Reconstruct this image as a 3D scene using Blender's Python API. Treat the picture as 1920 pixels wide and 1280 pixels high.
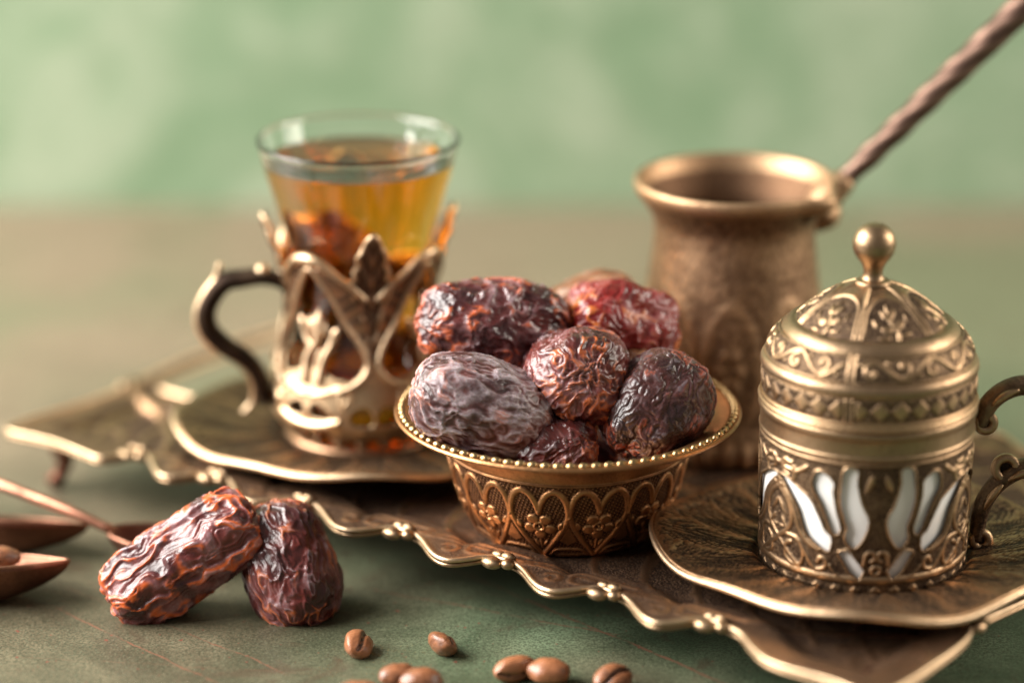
import bpy, math, random
import numpy as np
from mathutils import Vector, Matrix

random.seed(4)
for o in list(bpy.data.objects):
    bpy.data.objects.remove(o)
SC = bpy.context.scene
COL = SC.collection
rad = math.radians

# ------------------------------------------------------------------ camera
PITCH = rad(18.5)
CAM = np.array([0.0, -0.80, 0.351])
FPX = 100.0 / 36.0 * 1920.0          # focal length in photo pixels (100 mm on 36 mm, 1920 wide)
cd = bpy.data.cameras.new('camera')
cam = bpy.data.objects.new('camera', cd)
COL.objects.link(cam)
cam.location = CAM
cam.rotation_euler = (math.pi / 2 - PITCH, 0, 0)
cd.lens = 100
cd.sensor_width = 36
cd.sensor_fit = 'HORIZONTAL'
cd.clip_start = 0.02
cd.clip_end = 30
cd.dof.use_dof = True
cd.dof.focus_distance = 0.841
cd.dof.aperture_fstop = 2.75
SC.camera = cam

# ------------------------------------------------------------------ world and lamps
W = bpy.data.worlds.new('World')
SC.world = W
W.use_nodes = True
W.node_tree.nodes['Background'].inputs[0].default_value = (1.0, 0.93, 0.84, 1)
W.node_tree.nodes['Background'].inputs[1].default_value = 0.18


def area(name, loc, target, sx, sy, power, color):
    l = bpy.data.lights.new(name, 'AREA')
    l.shape = 'RECTANGLE'
    l.size = sx
    l.size_y = sy
    l.energy = power
    l.color = color
    o = bpy.data.objects.new(name, l)
    COL.objects.link(o)
    o.location = loc
    o.rotation_euler = (Vector(target) - Vector(loc)).to_track_quat('-Z', 'Y').to_euler()
    return o


area('window_light', (-1.0, 0.07, 0.70), (0.0, 0.04, 0.03), 1.20, 0.85, 65.0, (1.0, 0.965, 0.92))
area('side_light', (1.15, 0.10, 0.55), (0.08, 0.02, 0.05), 0.65, 0.65, 13.0, (1.0, 0.91, 0.80))

SC.view_settings.view_transform = 'Standard'
SC.view_settings.look = 'None'
SC.view_settings.exposure = 0.14
SC.view_settings.gamma = 1.0
SC.view_settings.use_curve_mapping = False
SC.render.engine = 'CYCLES'
SC.cycles.use_denoising = True
SC.cycles.max_bounces = 14
SC.cycles.transmission_bounces = 12
SC.cycles.glossy_bounces = 5
SC.cycles.diffuse_bounces = 4
SC.cycles.sample_clamp_indirect = 6.0
SC.cycles.blur_glossy = 0.6


# ------------------------------------------------------------------ photo pixel -> place
FW = np.array([0, math.cos(PITCH), -math.sin(PITCH)])
RT = np.array([1.0, 0, 0])
UP = np.cross(RT, FW)


def ray(px, py):
    return FW + RT * (px - 960) / FPX - UP * (py - 640) / FPX


def on_z(px, py, z):
    d = ray(px, py)
    return CAM + d * ((z - CAM[2]) / d[2])


def on_y(px, py, y):
    d = ray(px, py)
    return CAM + d * ((y - CAM[1]) / d[1])


def on_turned(px, py, ax, rfun):
    """(angle, z) where the pixel's ray meets a turned surface; angle 0 faces the camera side"""
    d = ray(px, py)
    r = rfun(0.06)
    z = 0.06
    for _ in range(12):
        ox, oy = CAM[0] - ax[0], CAM[1] - ax[1]
        a = d[0] ** 2 + d[1] ** 2
        b = 2 * (ox * d[0] + oy * d[1])
        c = ox * ox + oy * oy - r * r
        disc = max(b * b - 4 * a * c, 0)
        t = (-b - math.sqrt(disc)) / (2 * a)
        p = CAM + d * t
        z = p[2]
        r = 0.5 * r + 0.5 * rfun(z)
    return math.atan2(p[0] - ax[0], -(p[1] - ax[1])), z


# ------------------------------------------------------------------ numpy noise
_rng = np.random.default_rng(7)
_perm = _rng.permutation(256)
_perm = np.concatenate([_perm, _perm, _perm])
_grad = np.array([[1, 1, 0], [-1, 1, 0], [1, -1, 0], [-1, -1, 0], [1, 0, 1], [-1, 0, 1], [1, 0, -1], [-1, 0, -1],
                  [0, 1, 1], [0, -1, 1], [0, 1, -1], [0, -1, -1]], float)


def noise(p, seed=0):
    p = np.asarray(p, float) + seed * 17.31
    i = np.floor(p).astype(int)
    f = p - i
    u = f * f * f * (f * (f * 6 - 15) + 10)
    i &= 255
    out = 0
    for dx in (0, 1):
        wx = u[:, 0] if dx else 1 - u[:, 0]
        for dy in (0, 1):
            wy = u[:, 1] if dy else 1 - u[:, 1]
            for dz in (0, 1):
                wz = u[:, 2] if dz else 1 - u[:, 2]
                h = _perm[_perm[_perm[(i[:, 0] + dx) & 255] + ((i[:, 1] + dy) & 255)] + ((i[:, 2] + dz) & 255)] % 12
                g = _grad[h]
                out = out + wx * wy * wz * (g[:, 0] * (f[:, 0] - dx) + g[:, 1] * (f[:, 1] - dy) + g[:, 2] * (f[:, 2] - dz))
    return out


def sstep(a, b, x):
    t = np.clip((x - a) / (b - a), 0, 1)
    return t * t * (3 - 2 * t)


# ------------------------------------------------------------------ mesh helpers
def mesh_from(name, verts, faces, mat, parent=None, attrs=None, smooth=True, loc=None):
    """faces: (n,4) or (n,3) int array, or list of lists"""
    me = bpy.data.meshes.new(name)
    verts = np.asarray(verts, np.float32)
    if isinstance(faces, np.ndarray):
        n, k = faces.shape
        me.vertices.add(len(verts))
        me.vertices.foreach_set('co', verts.ravel())
        me.loops.add(n * k)
        me.loops.foreach_set('vertex_index', faces.astype(np.int32).ravel())
        me.polygons.add(n)
        me.polygons.foreach_set('loop_start', np.arange(0, n * k, k, dtype=np.int32))
        me.polygons.foreach_set('loop_total', np.full(n, k, dtype=np.int32))
        me.update(calc_edges=True)
    else:
        me.from_pydata([tuple(map(float, v)) for v in verts], [], [tuple(map(int, f)) for f in faces])
    if smooth:
        me.polygons.foreach_set('use_smooth', np.ones(len(me.polygons), bool))
    for k, v in (attrs or {}).items():
        a = me.attributes.new(k, 'FLOAT', 'POINT')
        a.data.foreach_set('value', np.asarray(v, np.float32))
    me.materials.append(mat)
    me.validate()
    o = bpy.data.objects.new(name, me)
    COL.objects.link(o)
    if loc is not None:
        o.location = loc
    if parent is not None:
        o.parent = parent
    return o


def thing(name, label, cat, loc=(0, 0, 0), rot=(0, 0, 0), group=None):
    o = bpy.data.objects.new(name, None)
    o.empty_display_size = 0.01
    COL.objects.link(o)
    o.location = loc
    o.rotation_euler = rot
    return tag(o, label, cat, group)


def tag(o, label, cat, group=None, kind=None):
    o['label'] = label
    o['category'] = cat
    if group:
        o['group'] = group
    if kind:
        o['kind'] = kind
    return o


def structure(o, label):
    o['kind'] = 'structure'
    o['label'] = label
    return o


def curve(pts, n=8, closed=False):
    """Catmull-Rom through the points"""
    P = [np.asarray(p, float) for p in pts]
    N = len(P)
    out = []
    segs = N if closed else N - 1
    for i in range(segs):
        if closed:
            a, b, c, d = P[(i - 1) % N], P[i], P[(i + 1) % N], P[(i + 2) % N]
        else:
            b, c = P[i], P[i + 1]
            a = P[i - 1] if i > 0 else 2 * b - c
            d = P[i + 2] if i + 2 < N else 2 * c - b
        for k in range(n):
            t = k / n
            out.append(0.5 * ((2 * b) + (-a + c) * t + (2 * a - 5 * b + 4 * c - d) * t * t + (-a + 3 * b - 3 * c + d) * t ** 3))
    if not closed:
        out.append(P[-1])
    return np.array(out)


def resample(pts, n):
    pts = np.asarray(pts, float)
    d = np.concatenate([[0], np.cumsum(np.linalg.norm(np.diff(pts, axis=0), axis=1))])
    t = np.linspace(0, d[-1], n)
    return np.stack([np.interp(t, d, pts[:, k]) for k in range(pts.shape[1])], 1)


def grid_faces(nu, nv, wrap_u=True):
    """verts index = v*nu + u"""
    u = np.arange(nu if wrap_u else nu - 1)
    v = np.arange(nv - 1)
    U, V = np.meshgrid(u, v)
    U2 = (U + 1) % nu
    return np.stack([V * nu + U, V * nu + U2, (V + 1) * nu + U2, (V + 1) * nu + U], -1)   # (nv-1, nu, 4)


def lathe(name, prof, nth, mat, parent=None, relief=None, ns=None, hole=None, wall=0.0, loc=None, closed=False):
    """prof: (r,z) polyline outside going up. relief(th, s, r, z) -> (height m, tone 0..1). hole same args on faces -> bool"""
    prof = np.asarray(prof, float)
    if ns:
        prof = resample(prof, ns)
    nv = len(prof)
    d = np.gradient(prof, axis=0)
    nrm = np.stack([d[:, 1], -d[:, 0]], 1)
    nrm /= np.maximum(np.linalg.norm(nrm, axis=1, keepdims=True), 1e-9)
    s = np.concatenate([[0], np.cumsum(np.linalg.norm(np.diff(prof, axis=0), axis=1))])
    th = np.linspace(-math.pi, math.pi, nth, endpoint=False)
    TH, S = np.meshgrid(th, s)
    Rr = np.repeat(prof[:, 0][:, None], nth, 1)
    Zz = np.repeat(prof[:, 1][:, None], nth, 1)
    tone = np.full(TH.shape, 0.75)
    if relief is not None:
        h, tone = relief(TH, S, Rr, Zz)
        Rd = Rr + h * nrm[:, 0][:, None]
        Zd = Zz + h * nrm[:, 1][:, None]
    else:
        Rd, Zd = Rr, Zz
    Rd = np.maximum(Rd, 0)
    V = np.stack([Rd * np.sin(TH), -Rd * np.cos(TH), Zd], -1).reshape(-1, 3)
    F = grid_faces(nth, nv)
    tone = tone.reshape(-1)
    if hole is not None:
        sc = 0.5 * (s[1:] + s[:-1])
        thc = th + math.pi / nth
        A, B = np.meshgrid(thc, sc)
        zc = np.repeat((0.5 * (prof[1:, 1] + prof[:-1, 1]))[:, None], nth, 1)
        Hm = hole(A, B, None, zc)
        keep = F[~Hm]
        extra = []
        if wall > 0:
            # inner lips of the cut openings
            Rin = (Rd - wall)
            Vin = np.stack([Rin * np.sin(TH), -Rin * np.cos(TH), Zd], -1).reshape(-1, 3)
            nb = len(V)
            K = ~Hm
            e = []
            right = np.roll(K, -1, 1)
            m = K & ~right
            f = F[m]
            e.append(np.stack([f[:, 1], f[:, 2]], 1))
            left = np.roll(K, 1, 1)
            f = F[K & ~left]
            e.append(np.stack([f[:, 3], f[:, 0]], 1))
            up = np.vstack([K[1:], np.ones((1, nth), bool)])
            f = F[K & ~up]
            e.append(np.stack([f[:, 2], f[:, 3]], 1))
            dn = np.vstack([np.ones((1, nth), bool), K[:-1]])
            f = F[K & ~dn]
            e.append(np.stack([f[:, 0], f[:, 1]], 1))
            e = np.vstack(e)
            extra = np.stack([e[:, 1], e[:, 0], e[:, 0] + nb, e[:, 1] + nb], 1)
            V = np.vstack([V, Vin])
            tone = np.concatenate([tone, tone * 0.3])
            keep = np.vstack([keep, extra])
        F = keep
        used = np.unique(F)
        remap = np.full(len(V), -1)
        remap[used] = np.arange(len(used))
        V = V[used]
        tone = tone[used]
        F = remap[F]
    else:
        F = F.reshape(-1, 4)
    return mesh_from(name, V, F, mat, parent, {'tone': tone}, True, loc)


def tube(name, pts, radius, mat, parent=None, seg=10, closed=False, caps=True, flat=None, loc=None, tone=None):
    """round or elliptical bar along pts; radius scalar or per point; flat=(normal, ratio) squashes along normal"""
    v, f = tube_data(pts, radius, seg, closed, caps, flat)
    t = None if tone is None else {'tone': np.full(len(v), tone)}
    return mesh_from(name, v, f, mat, parent, t, True, loc)


def tube_data(pts, radius, seg=10, closed=False, caps=True, flat=None):
    pts = np.asarray(pts, float)
    n = len(pts)
    R = np.full(n, radius) if np.isscalar(radius) else np.asarray(radius, float)
    if closed:
        T = np.roll(pts, -1, 0) - np.roll(pts, 1, 0)
    else:
        T = np.gradient(pts, axis=0)
    T /= np.maximum(np.linalg.norm(T, axis=1, keepdims=True), 1e-12)
    ref = np.array([0, 0, 1.0]) if flat is None else np.asarray(flat[0], float)
    if flat is None and abs(T[0] @ ref) > 0.9:
        ref = np.array([0, 1.0, 0])
    N = []
    cur = ref
    for t in T:
        base = cur if flat is None else ref
        nn = base - t * (base @ t)
        if np.linalg.norm(nn) < 1e-6:
            nn = np.cross(t, [1, 0.3, 0.2])
        nn /= np.linalg.norm(nn)
        N.append(nn)
        cur = nn
    N = np.array(N)
    B = np.cross(T, N)
    k = 1.0 if flat is None else flat[1]
    a = np.linspace(0, 2 * math.pi, seg, endpoint=False)
    V = (pts[:, None, :] + R[:, None, None] * (N[:, None, :] * (k * np.cos(a))[None, :, None] + B[:, None, :] * np.sin(a)[None, :, None])).reshape(-1, 3)
    F = []
    for i in range(n if closed else n - 1):
        j = (i + 1) % n
        for q in range(seg):
            F.append([i * seg + q, i * seg + (q + 1) % seg, j * seg + (q + 1) % seg, j * seg + q])
    if not closed and caps:
        V = np.vstack([V, pts[0] - T[0] * R[0] * 0.5, pts[-1] + T[-1] * R[-1] * 0.5])
        c0, c1 = n * seg, n * seg + 1
        for q in range(seg):
            F.append([c0, (q + 1) % seg, q])
            F.append([c1, (n - 1) * seg + q, (n - 1) * seg + (q + 1) % seg])
    return V, F


def ball_data(r, nu=16, nv=10, sc=(1, 1, 1)):
    t = np.linspace(0, math.pi, nv)
    a = np.linspace(0, 2 * math.pi, nu, endpoint=False)
    A, Tt = np.meshgrid(a, t)
    V = np.stack([np.sin(Tt) * np.cos(A) * sc[0], np.sin(Tt) * np.sin(A) * sc[1], np.cos(Tt) * sc[2]], -1).reshape(-1, 3) * r
    return V, grid_faces(nu, nv).reshape(-1, 4)


def join_data(parts):
    V, F, k = [], [], 0
    for v, f in parts:
        V.append(np.asarray(v))
        F += [[int(i) + k for i in q] for q in f]
        k += len(v)
    return np.vstack(V), F


def copy_mesh_object(src, parent, loc, rot=(0, 0, 0), scale=(1, 1, 1)):
    o = src.copy()
    COL.objects.link(o)
    o.parent = parent
    o.location = loc
    o.rotation_euler = rot
    o.scale = scale
    return o


# ------------------------------------------------------------------ relief canvas (millimetres)
class Relief:
    def __init__(s, x0, x1, y0, y1, res=8, periodic=False):
        s.x0, s.x1, s.y0, s.y1, s.res, s.per = x0, x1, y0, y1, res, periodic
        s.nx = int((x1 - x0) * res)
        s.ny = int((y1 - y0) * res)
        s.h = np.zeros((s.ny, s.nx))
        s.hole = np.full((s.ny, s.nx), -1e3)
        s.X, s.Y = np.meshgrid(x0 + (np.arange(s.nx) + .5) / res, y0 + (np.arange(s.ny) + .5) / res)

    def _win(s, P, m):
        a = max(int((P[:, 0].min() - m - s.x0) * s.res), 0)
        b = min(int((P[:, 0].max() + m - s.x0) * s.res) + 2, s.nx)
        c = max(int((P[:, 1].min() - m - s.y0) * s.res), 0)
        d = min(int((P[:, 1].max() + m - s.y0) * s.res) + 2, s.ny)
        return slice(c, max(d, c)), slice(a, max(b, a))

    def _shifts(s, P):
        P = np.asarray(P, float)
        if not s.per:
            return [P]
        w = s.x1 - s.x0
        return [P, P + [w, 0], P - [w, 0]]

    def dist(s, P, w, win, closed=False):
        X, Y = s.X[win], s.Y[win]
        best = np.full(X.shape, 1e9)
        if X.size == 0:
            return best
        Q = np.vstack([P, P[:1]]) if closed else P
        ww = np.full(len(Q), w) if np.isscalar(w) else np.asarray(list(w) + ([w[0]] if closed else []), float)
        for i in range(len(Q) - 1):
            a, b = Q[i], Q[i + 1]
            d = b - a
            t = np.clip(((X - a[0]) * d[0] + (Y - a[1]) * d[1]) / max(d @ d, 1e-12), 0, 1)
            r = np.hypot(X - a[0] - t * d[0], Y - a[1] - t * d[1]) / np.maximum(ww[i] + (ww[i + 1] - ww[i]) * t, 1e-3)
            np.minimum(best, r, out=best)
        return best

    def stroke(s, P, w, h=1.0, closed=False, sharp=0.5):
        for Q in s._shifts(P):
            m = float(np.max(w))
            win = s._win(Q, m)
            q = s.dist(Q, w, win, closed)
            if q.size:
                s.h[win] = np.maximum(s.h[win], h * np.clip(1 - q * q, 0, 1) ** sharp)

    def signed(s, Q, m):
        win = s._win(Q, m)
        X, Y = s.X[win], s.Y[win]
        ins = np.zeros(X.shape, bool)
        for i in range(len(Q)):
            a, b = Q[i], Q[(i + 1) % len(Q)]
            if a[1] == b[1]:
                continue
            c = ((a[1] > Y) != (b[1] > Y)) & (X < (b[0] - a[0]) * (Y - a[1]) / (b[1] - a[1]) + a[0])
            ins ^= c
        d = s.dist(Q, 1.0, win, True)
        return win, np.where(ins, d, -d)

    def fill(s, P, h=1.0, soft=0.5, dome=0.0):
        for Q in s._shifts(P):
            win, d = s.signed(Q, soft)
            if d.size:
                v = h * sstep(0, soft, d) + dome * np.clip(d, 0, None)
                s.h[win] = np.maximum(s.h[win], np.where(d > 0, v, 0))

    def cut(s, P):
        for Q in s._shifts(P):
            win, d = s.signed(Q, 1.0)
            if d.size:
                s.hole[win] = np.maximum(s.hole[win], d)

    def sample(s, x, y, arr=None):
        arr = s.h if arr is None else arr
        fx = (x - s.x0) * s.res - .5
        fy = np.clip((y - s.y0) * s.res - .5, 0, s.ny - 1.001)
        fx = np.mod(fx, s.nx) if s.per else np.clip(fx, 0, s.nx - 1.001)
        ix = np.floor(fx).astype(int)
        iy = np.floor(fy).astype(int)
        u, v = fx - ix, fy - iy
        ix %= s.nx
        jx = (ix + 1) % s.nx if s.per else np.minimum(ix + 1, s.nx - 1)
        jy = np.minimum(iy + 1, s.ny - 1)
        return (arr[iy, ix] * (1 - u) + arr[iy, jx] * u) * (1 - v) + (arr[jy, ix] * (1 - u) + arr[jy, jx] * u) * v


def spiral(cx, cy, r0, r1, a0, a1, n=22):
    t = np.linspace(0, 1, n)
    a = a0 + (a1 - a0) * t
    r = r0 + (r1 - r0) * t
    return np.stack([cx + r * np.cos(a), cy + r * np.sin(a)], 1)


def leaf_poly(a, b, w, bend=0.0, n=10):
    a, b = np.asarray(a, float), np.asarray(b, float)
    d = b - a
    nn = np.array([-d[1], d[0]])
    nn /= max(np.linalg.norm(nn), 1e-9)
    t = np.linspace(0, 1, n)
    mid = a + d * t[:, None] + nn * (bend * np.sin(math.pi * t))[:, None]
    wd = w * np.sin(math.pi * t ** 0.8)
    return np.vstack([mid + nn * wd[:, None], (mid - nn * wd[:, None])[::-1][1:-1]])


# ------------------------------------------------------------------ materials
class NT:
    def __init__(s, name):
        s.m = bpy.data.materials.new(name)
        s.m.use_nodes = True
        s.t = s.m.node_tree
        s.b = s.t.nodes['Principled BSDF']
        s.out = s.t.nodes['Material Output']

    def n(s, typ, **kw):
        x = s.t.nodes.new(typ)
        for k, v in kw.items():
            setattr(x, k, v)
        return x

    def l(s, a, b):
        s.t.links.new(a, b)

    def val(s, sock, v):
        if hasattr(v, 'links') or isinstance(v, bpy.types.NodeSocket):
            s.l(v, sock)
        else:
            sock.default_value = v

    def math(s, op, a, b=0.0, c=0.0, clamp=False):
        x = s.n('ShaderNodeMath', operation=op, use_clamp=clamp)
        s.val(x.inputs[0], a)
        s.val(x.inputs[1], b)
        s.val(x.inputs[2], c)
        return x.outputs[0]

    def mix(s, f, a, b):
        x = s.n('ShaderNodeMix', data_type='RGBA')
        s.val(x.inputs[0], f)
        s.val(x.inputs[6], a if not isinstance(a, tuple) else (*a, 1))
        s.val(x.inputs[7], b if not isinstance(b, tuple) else (*b, 1))
        return x.outputs[2]

    def coord(s, kind='Object'):
        return s.n('ShaderNodeTexCoord').outputs[kind]

    def noise(s, vec, scale, detail=3, rough=0.55, dist=0.0, scl=None):
        if scl is not None:
            mp = s.n('ShaderNodeMapping')
            mp.inputs['Scale'].default_value = scl
            s.l(vec, mp.inputs[0])
            vec = mp.outputs[0]
        x = s.n('ShaderNodeTexNoise')
        s.l(vec, x.inputs['Vector'])
        x.inputs['Scale'].default_value = scale
        x.inputs['Detail'].default_value = detail
        x.inputs['Roughness'].default_value = rough
        x.inputs['Distortion'].default_value = dist
        return x.outputs[0]

    def rng(s, v, a, b, c=0.0, d=1.0):
        x = s.n('ShaderNodeMapRange', interpolation_type='SMOOTHSTEP')
        s.val(x.inputs[0], v)
        x.inputs[1].default_value = a
        x.inputs[2].default_value = b
        x.inputs[3].default_value = c
        x.inputs[4].default_value = d
        return x.outputs[0]

    def attr(s, name):
        return s.n('ShaderNodeAttribute', attribute_name=name).outputs['Fac']

    def bump(s, h, strength, dist):
        x = s.n('ShaderNodeBump')
        x.inputs['Strength'].default_value = strength
        x.inputs['Distance'].default_value = dist
        s.l(h, x.inputs['Height'])
        s.l(x.outputs[0], s.b.inputs['Normal'])

    def set(s, **kw):
        for k, v in kw.items():
            s.val(s.b.inputs[k.replace('_', ' ')], v if not isinstance(v, tuple) else (*v, 1))


def metal(name, hi, lo, rough=0.33, tone=True, patina=0.45, lo_rough=0.6, fine=900.0, lim=(0.2, 0.82), ground=0.0):
    """worn cast metal: oxide in the recesses and in blotches, rubbed high points"""
    m = NT(name)
    co = m.coord()
    n0 = m.noise(co, 38, 3, 0.6, 0.4)
    n1 = m.noise(co, 130, 4, 0.65)
    n2 = m.noise(co, fine, 3, 0.6)
    wob = m.math('ADD', m.math('MULTIPLY', m.math('SUBTRACT', n1, 0.5), 0.55), m.math('MULTIPLY', m.math('SUBTRACT', n0, 0.5), 0.5))
    if tone:
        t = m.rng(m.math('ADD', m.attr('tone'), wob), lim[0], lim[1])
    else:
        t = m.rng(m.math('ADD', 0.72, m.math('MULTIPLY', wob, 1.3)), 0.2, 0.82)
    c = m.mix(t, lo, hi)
    dark = tuple(x * 0.55 for x in hi)
    c2 = m.mix(m.math('MULTIPLY', m.rng(n2, 0.45, 0.68), patina), c, dark)
    rg = m.math('ADD', m.math('ADD', rough, m.math('MULTIPLY', m.math('SUBTRACT', 1.0, t), lo_rough - rough)),
                m.math('ADD', m.math('MULTIPLY', m.math('SUBTRACT', n2, 0.5), 0.22), m.math('MULTIPLY', m.math('SUBTRACT', n0, 0.5), 0.18)))
    m.set(Base_Color=c2, Metallic=1.0, Roughness=rg)
    h = m.math('ADD', m.math('MULTIPLY', n2, 0.6), n1)
    if ground:
        vo = m.n('ShaderNodeTexVoronoi')
        vo.inputs['Scale'].default_value = 1150
        m.l(co, vo.inputs['Vector'])
        pit = m.math('MULTIPLY', m.rng(vo.outputs['Distance'], 0.15, 0.6, 1.0, 0.0), m.rng(m.attr('tone'), 0.25, 0.55, ground, 0.0))
        h = m.math('ADD', h, pit)
        c2 = m.mix(m.math('MULTIPLY', pit, 0.5), c2, tuple(x * 0.6 for x in hi))
        m.set(Base_Color=c2)
    m.bump(h, 0.35, 0.0005)
    return m.m


M = {}
M['brass'] = metal('antique_brass', (0.47, 0.310, 0.178), (0.045, 0.028, 0.021), 0.37, ground=1.0)
M['brass_plain'] = metal('antique_brass_plain', (0.39, 0.262, 0.155), (0.14, 0.09, 0.054), 0.37, tone=False)
M['copper_brass'] = metal('reddish_brass', (0.44, 0.22, 0.098), (0.075, 0.033, 0.019), 0.39, ground=.6)
M['bead'] = metal('bead_brass', (0.56, 0.38, 0.185), (0.26, 0.155, 0.075), 0.30, tone=False)
M['bronze'] = metal('dark_bronze', (0.42, 0.248, 0.145), (0.080, 0.050, 0.037), 0.40, ground=1.0)
M['saucer'] = metal('embossed_bronze', (0.42, 0.255, 0.140), (0.028, 0.020, 0.016), 0.37, ground=.5, lim=(0.16, 0.72))
M['edge'] = metal('polished_edge', (0.66, 0.475, 0.305), (0.30, 0.19, 0.115), 0.41, tone=False, patina=0.3)
M['edge_relief'] = metal('rubbed_lit_relief', (0.62, 0.44, 0.265), (0.11, 0.068, 0.042), 0.42)
M['dark_handle'] = metal('blackened_bronze', (0.15, 0.095, 0.058), (0.020, 0.013, 0.011), 0.42)
M['copper'] = metal('aged_copper', (0.20, 0.090, 0.058), (0.035, 0.017, 0.013), 0.42, tone=False)
M['copper_rim'] = metal('rubbed_copper', (0.42, 0.20, 0.13), (0.14, 0.06, 0.04), 0.40, tone=False)
M['pot'] = metal('pot_brass', (0.47, 0.300, 0.175), (0.13, 0.072, 0.042), 0.50)
M['twist'] = metal('embossed_iron', (0.27, 0.170, 0.128), (0.10, 0.060, 0.046), 0.50)

m = NT('white_porcelain')
m.set(Base_Color=(0.90, 0.89, 0.87), Roughness=0.12)
m.b.inputs['Coat Weight'].default_value = 0.4
M['porcelain'] = m.m

m = NT('clear_glass')
m.set(Base_Color=(1, 1, 1), Roughness=0.0, IOR=1.47)
m.b.inputs['Transmission Weight'].default_value = 1.0
M['glass'] = m.m

m = NT('amber_tea')
m.t.nodes.remove(m.b)
rf = m.n('ShaderNodeBsdfGlass')
rf.inputs['IOR'].default_value = 1.33
rf.inputs['Roughness'].default_value = 0.0
m.l(rf.outputs[0], m.out.inputs['Surface'])
ab = m.n('ShaderNodeVolumeAbsorption')
ab.inputs['Color'].default_value = (1.0, 0.735, 0.0, 1)
ab.inputs['Density'].default_value = 80
m.l(ab.outputs[0], m.out.inputs['Volume'])
M['tea'] = m.m


def date_material(name, dark, red, orange, bloom, bloom_amt, orange_amt, gloss=0.34):
    m = NT(name)
    co = m.coord()
    rd = m.attr('ridge')
    ends = m.attr('ends')
    big = m.noise(co, 75, 3, 0.55)
    mid = m.noise(co, 210, 4, 0.6, 0.6)
    fin = m.noise(co, 1400, 3, 0.6)
    c = m.mix(m.rng(big, 0.36, 0.62), dark, red)
    # thin skin on some folds and at the ends glows orange
    of = m.math('MULTIPLY', m.rng(m.math('ADD', rd, m.math('MULTIPLY', m.math('SUBTRACT', mid, 0.5), 0.9)), 0.42, 0.80),
                m.rng(m.math('ADD', m.noise(co, 105, 2, 0.5, 0.4), m.math('MULTIPLY', ends, 0.16)), 0.62 - 0.3 * orange_amt, 0.74 - 0.3 * orange_amt))
    of = m.math('MULTIPLY', of, min(1.0, 0.35 + orange_amt), clamp=True)
    # pale sugary bloom on the panels between the folds
    bf = m.math('MULTIPLY', m.rng(m.math('ADD', m.math('MULTIPLY', big, 0.7), m.math('MULTIPLY', mid, 0.3)), 0.56 - 0.24 * bloom_amt, 0.74 - 0.24 * bloom_amt),
                m.rng(fin, 0.25, 0.72, 0.55, 1.0))
    bf = m.math('MULTIPLY', bf, m.rng(rd, 0.08, 0.62, 0.12, 1.0))
    c = m.mix(m.math('MULTIPLY', bf, min(0.85, 0.35 + bloom_amt * 0.55)), c, bloom)
    c = m.mix(of, c, orange)
    # pale highlight lines painted along the sharpest folds, tinted like the bloom
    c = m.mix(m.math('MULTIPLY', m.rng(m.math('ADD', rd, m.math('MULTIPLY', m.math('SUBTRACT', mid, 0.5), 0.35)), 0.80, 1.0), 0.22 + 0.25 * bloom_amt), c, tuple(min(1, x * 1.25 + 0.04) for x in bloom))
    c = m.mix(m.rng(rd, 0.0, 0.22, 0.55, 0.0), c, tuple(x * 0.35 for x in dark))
    rg = m.math('ADD', gloss, m.math('ADD', m.math('MULTIPLY', bf, 0.16), m.math('MULTIPLY', m.math('SUBTRACT', fin, 0.5), 0.15)))
    m.set(Base_Color=c, Roughness=rg)
    m.b.inputs['Specular IOR Level'].default_value = 0.55
    m.b.inputs['Subsurface Weight'].default_value = 0.12
    m.b.inputs['Subsurface Radius'].default_value = (1.0, 0.25, 0.1)
    m.b.inputs['Subsurface Scale'].default_value = 0.0015
    m.b.inputs['Coat Weight'].default_value = 0.12
    m.b.inputs['Coat Roughness'].default_value = 0.3
    m.bump(m.math('ADD', m.math('MULTIPLY', fin, 0.35), m.noise(co, 560, 4, 0.6, 0.9, (0.4, 1.0, 1.0))), 0.40, 0.0005)
    return m.m


m = NT('roasted_coffee')
co = m.coord()
n1 = m.noise(co, 420, 4, 0.6)
m.set(Base_Color=m.mix(m.rng(m.math('ADD', m.attr('tone'), m.math('MULTIPLY', m.math('SUBTRACT', n1, 0.5), 0.5)), 0.2, 0.8), (0.045, 0.016, 0.009), (0.33, 0.125, 0.052)), Roughness=0.40)
m.b.inputs['Coat Weight'].default_value = 0.3
m.b.inputs['Coat Roughness'].default_value = 0.3
m.bump(n1, 0.8, 0.0007)
M['coffee'] = m.m

# ------------------------------------------------------------------ table and backdrop
m = NT('weathered_green_table')
co = m.coord()
big = m.noise(co, 6.5, 4, 0.55, 0.5)
mid = m.noise(co, 24, 7, 0.68, 0.6)
fin = m.noise(co, 1500, 3, 0.7)
spk = m.noise(co, 330, 2, 0.5)
sep = m.n('ShaderNodeSeparateXYZ')
m.l(co, sep.inputs[0])
left = m.rng(m.math('ADD', sep.outputs[0], m.math('MULTIPLY', m.math('SUBTRACT', big, 0.5), 0.25)), -0.10, 0.03, 1.0, 0.0)
back = m.rng(m.math('ADD', sep.outputs[1], m.math('MULTIPLY', m.math('SUBTRACT', big, 0.5), 0.35)), 0.06, 0.22)
g = m.mix(m.rng(mid, 0.35, 0.68), (0.068, 0.108, 0.058), (0.165, 0.225, 0.130))
br = m.mix(m.rng(mid, 0.35, 0.68), (0.082, 0.062, 0.038), (0.180, 0.142, 0.088))
f = m.math('MULTIPLY', m.rng(big, 0.50, 0.66), 0.7)
f = m.math('MAXIMUM', f, m.math('MULTIPLY', left, 0.92))
c = m.mix(f, g, br)
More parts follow.
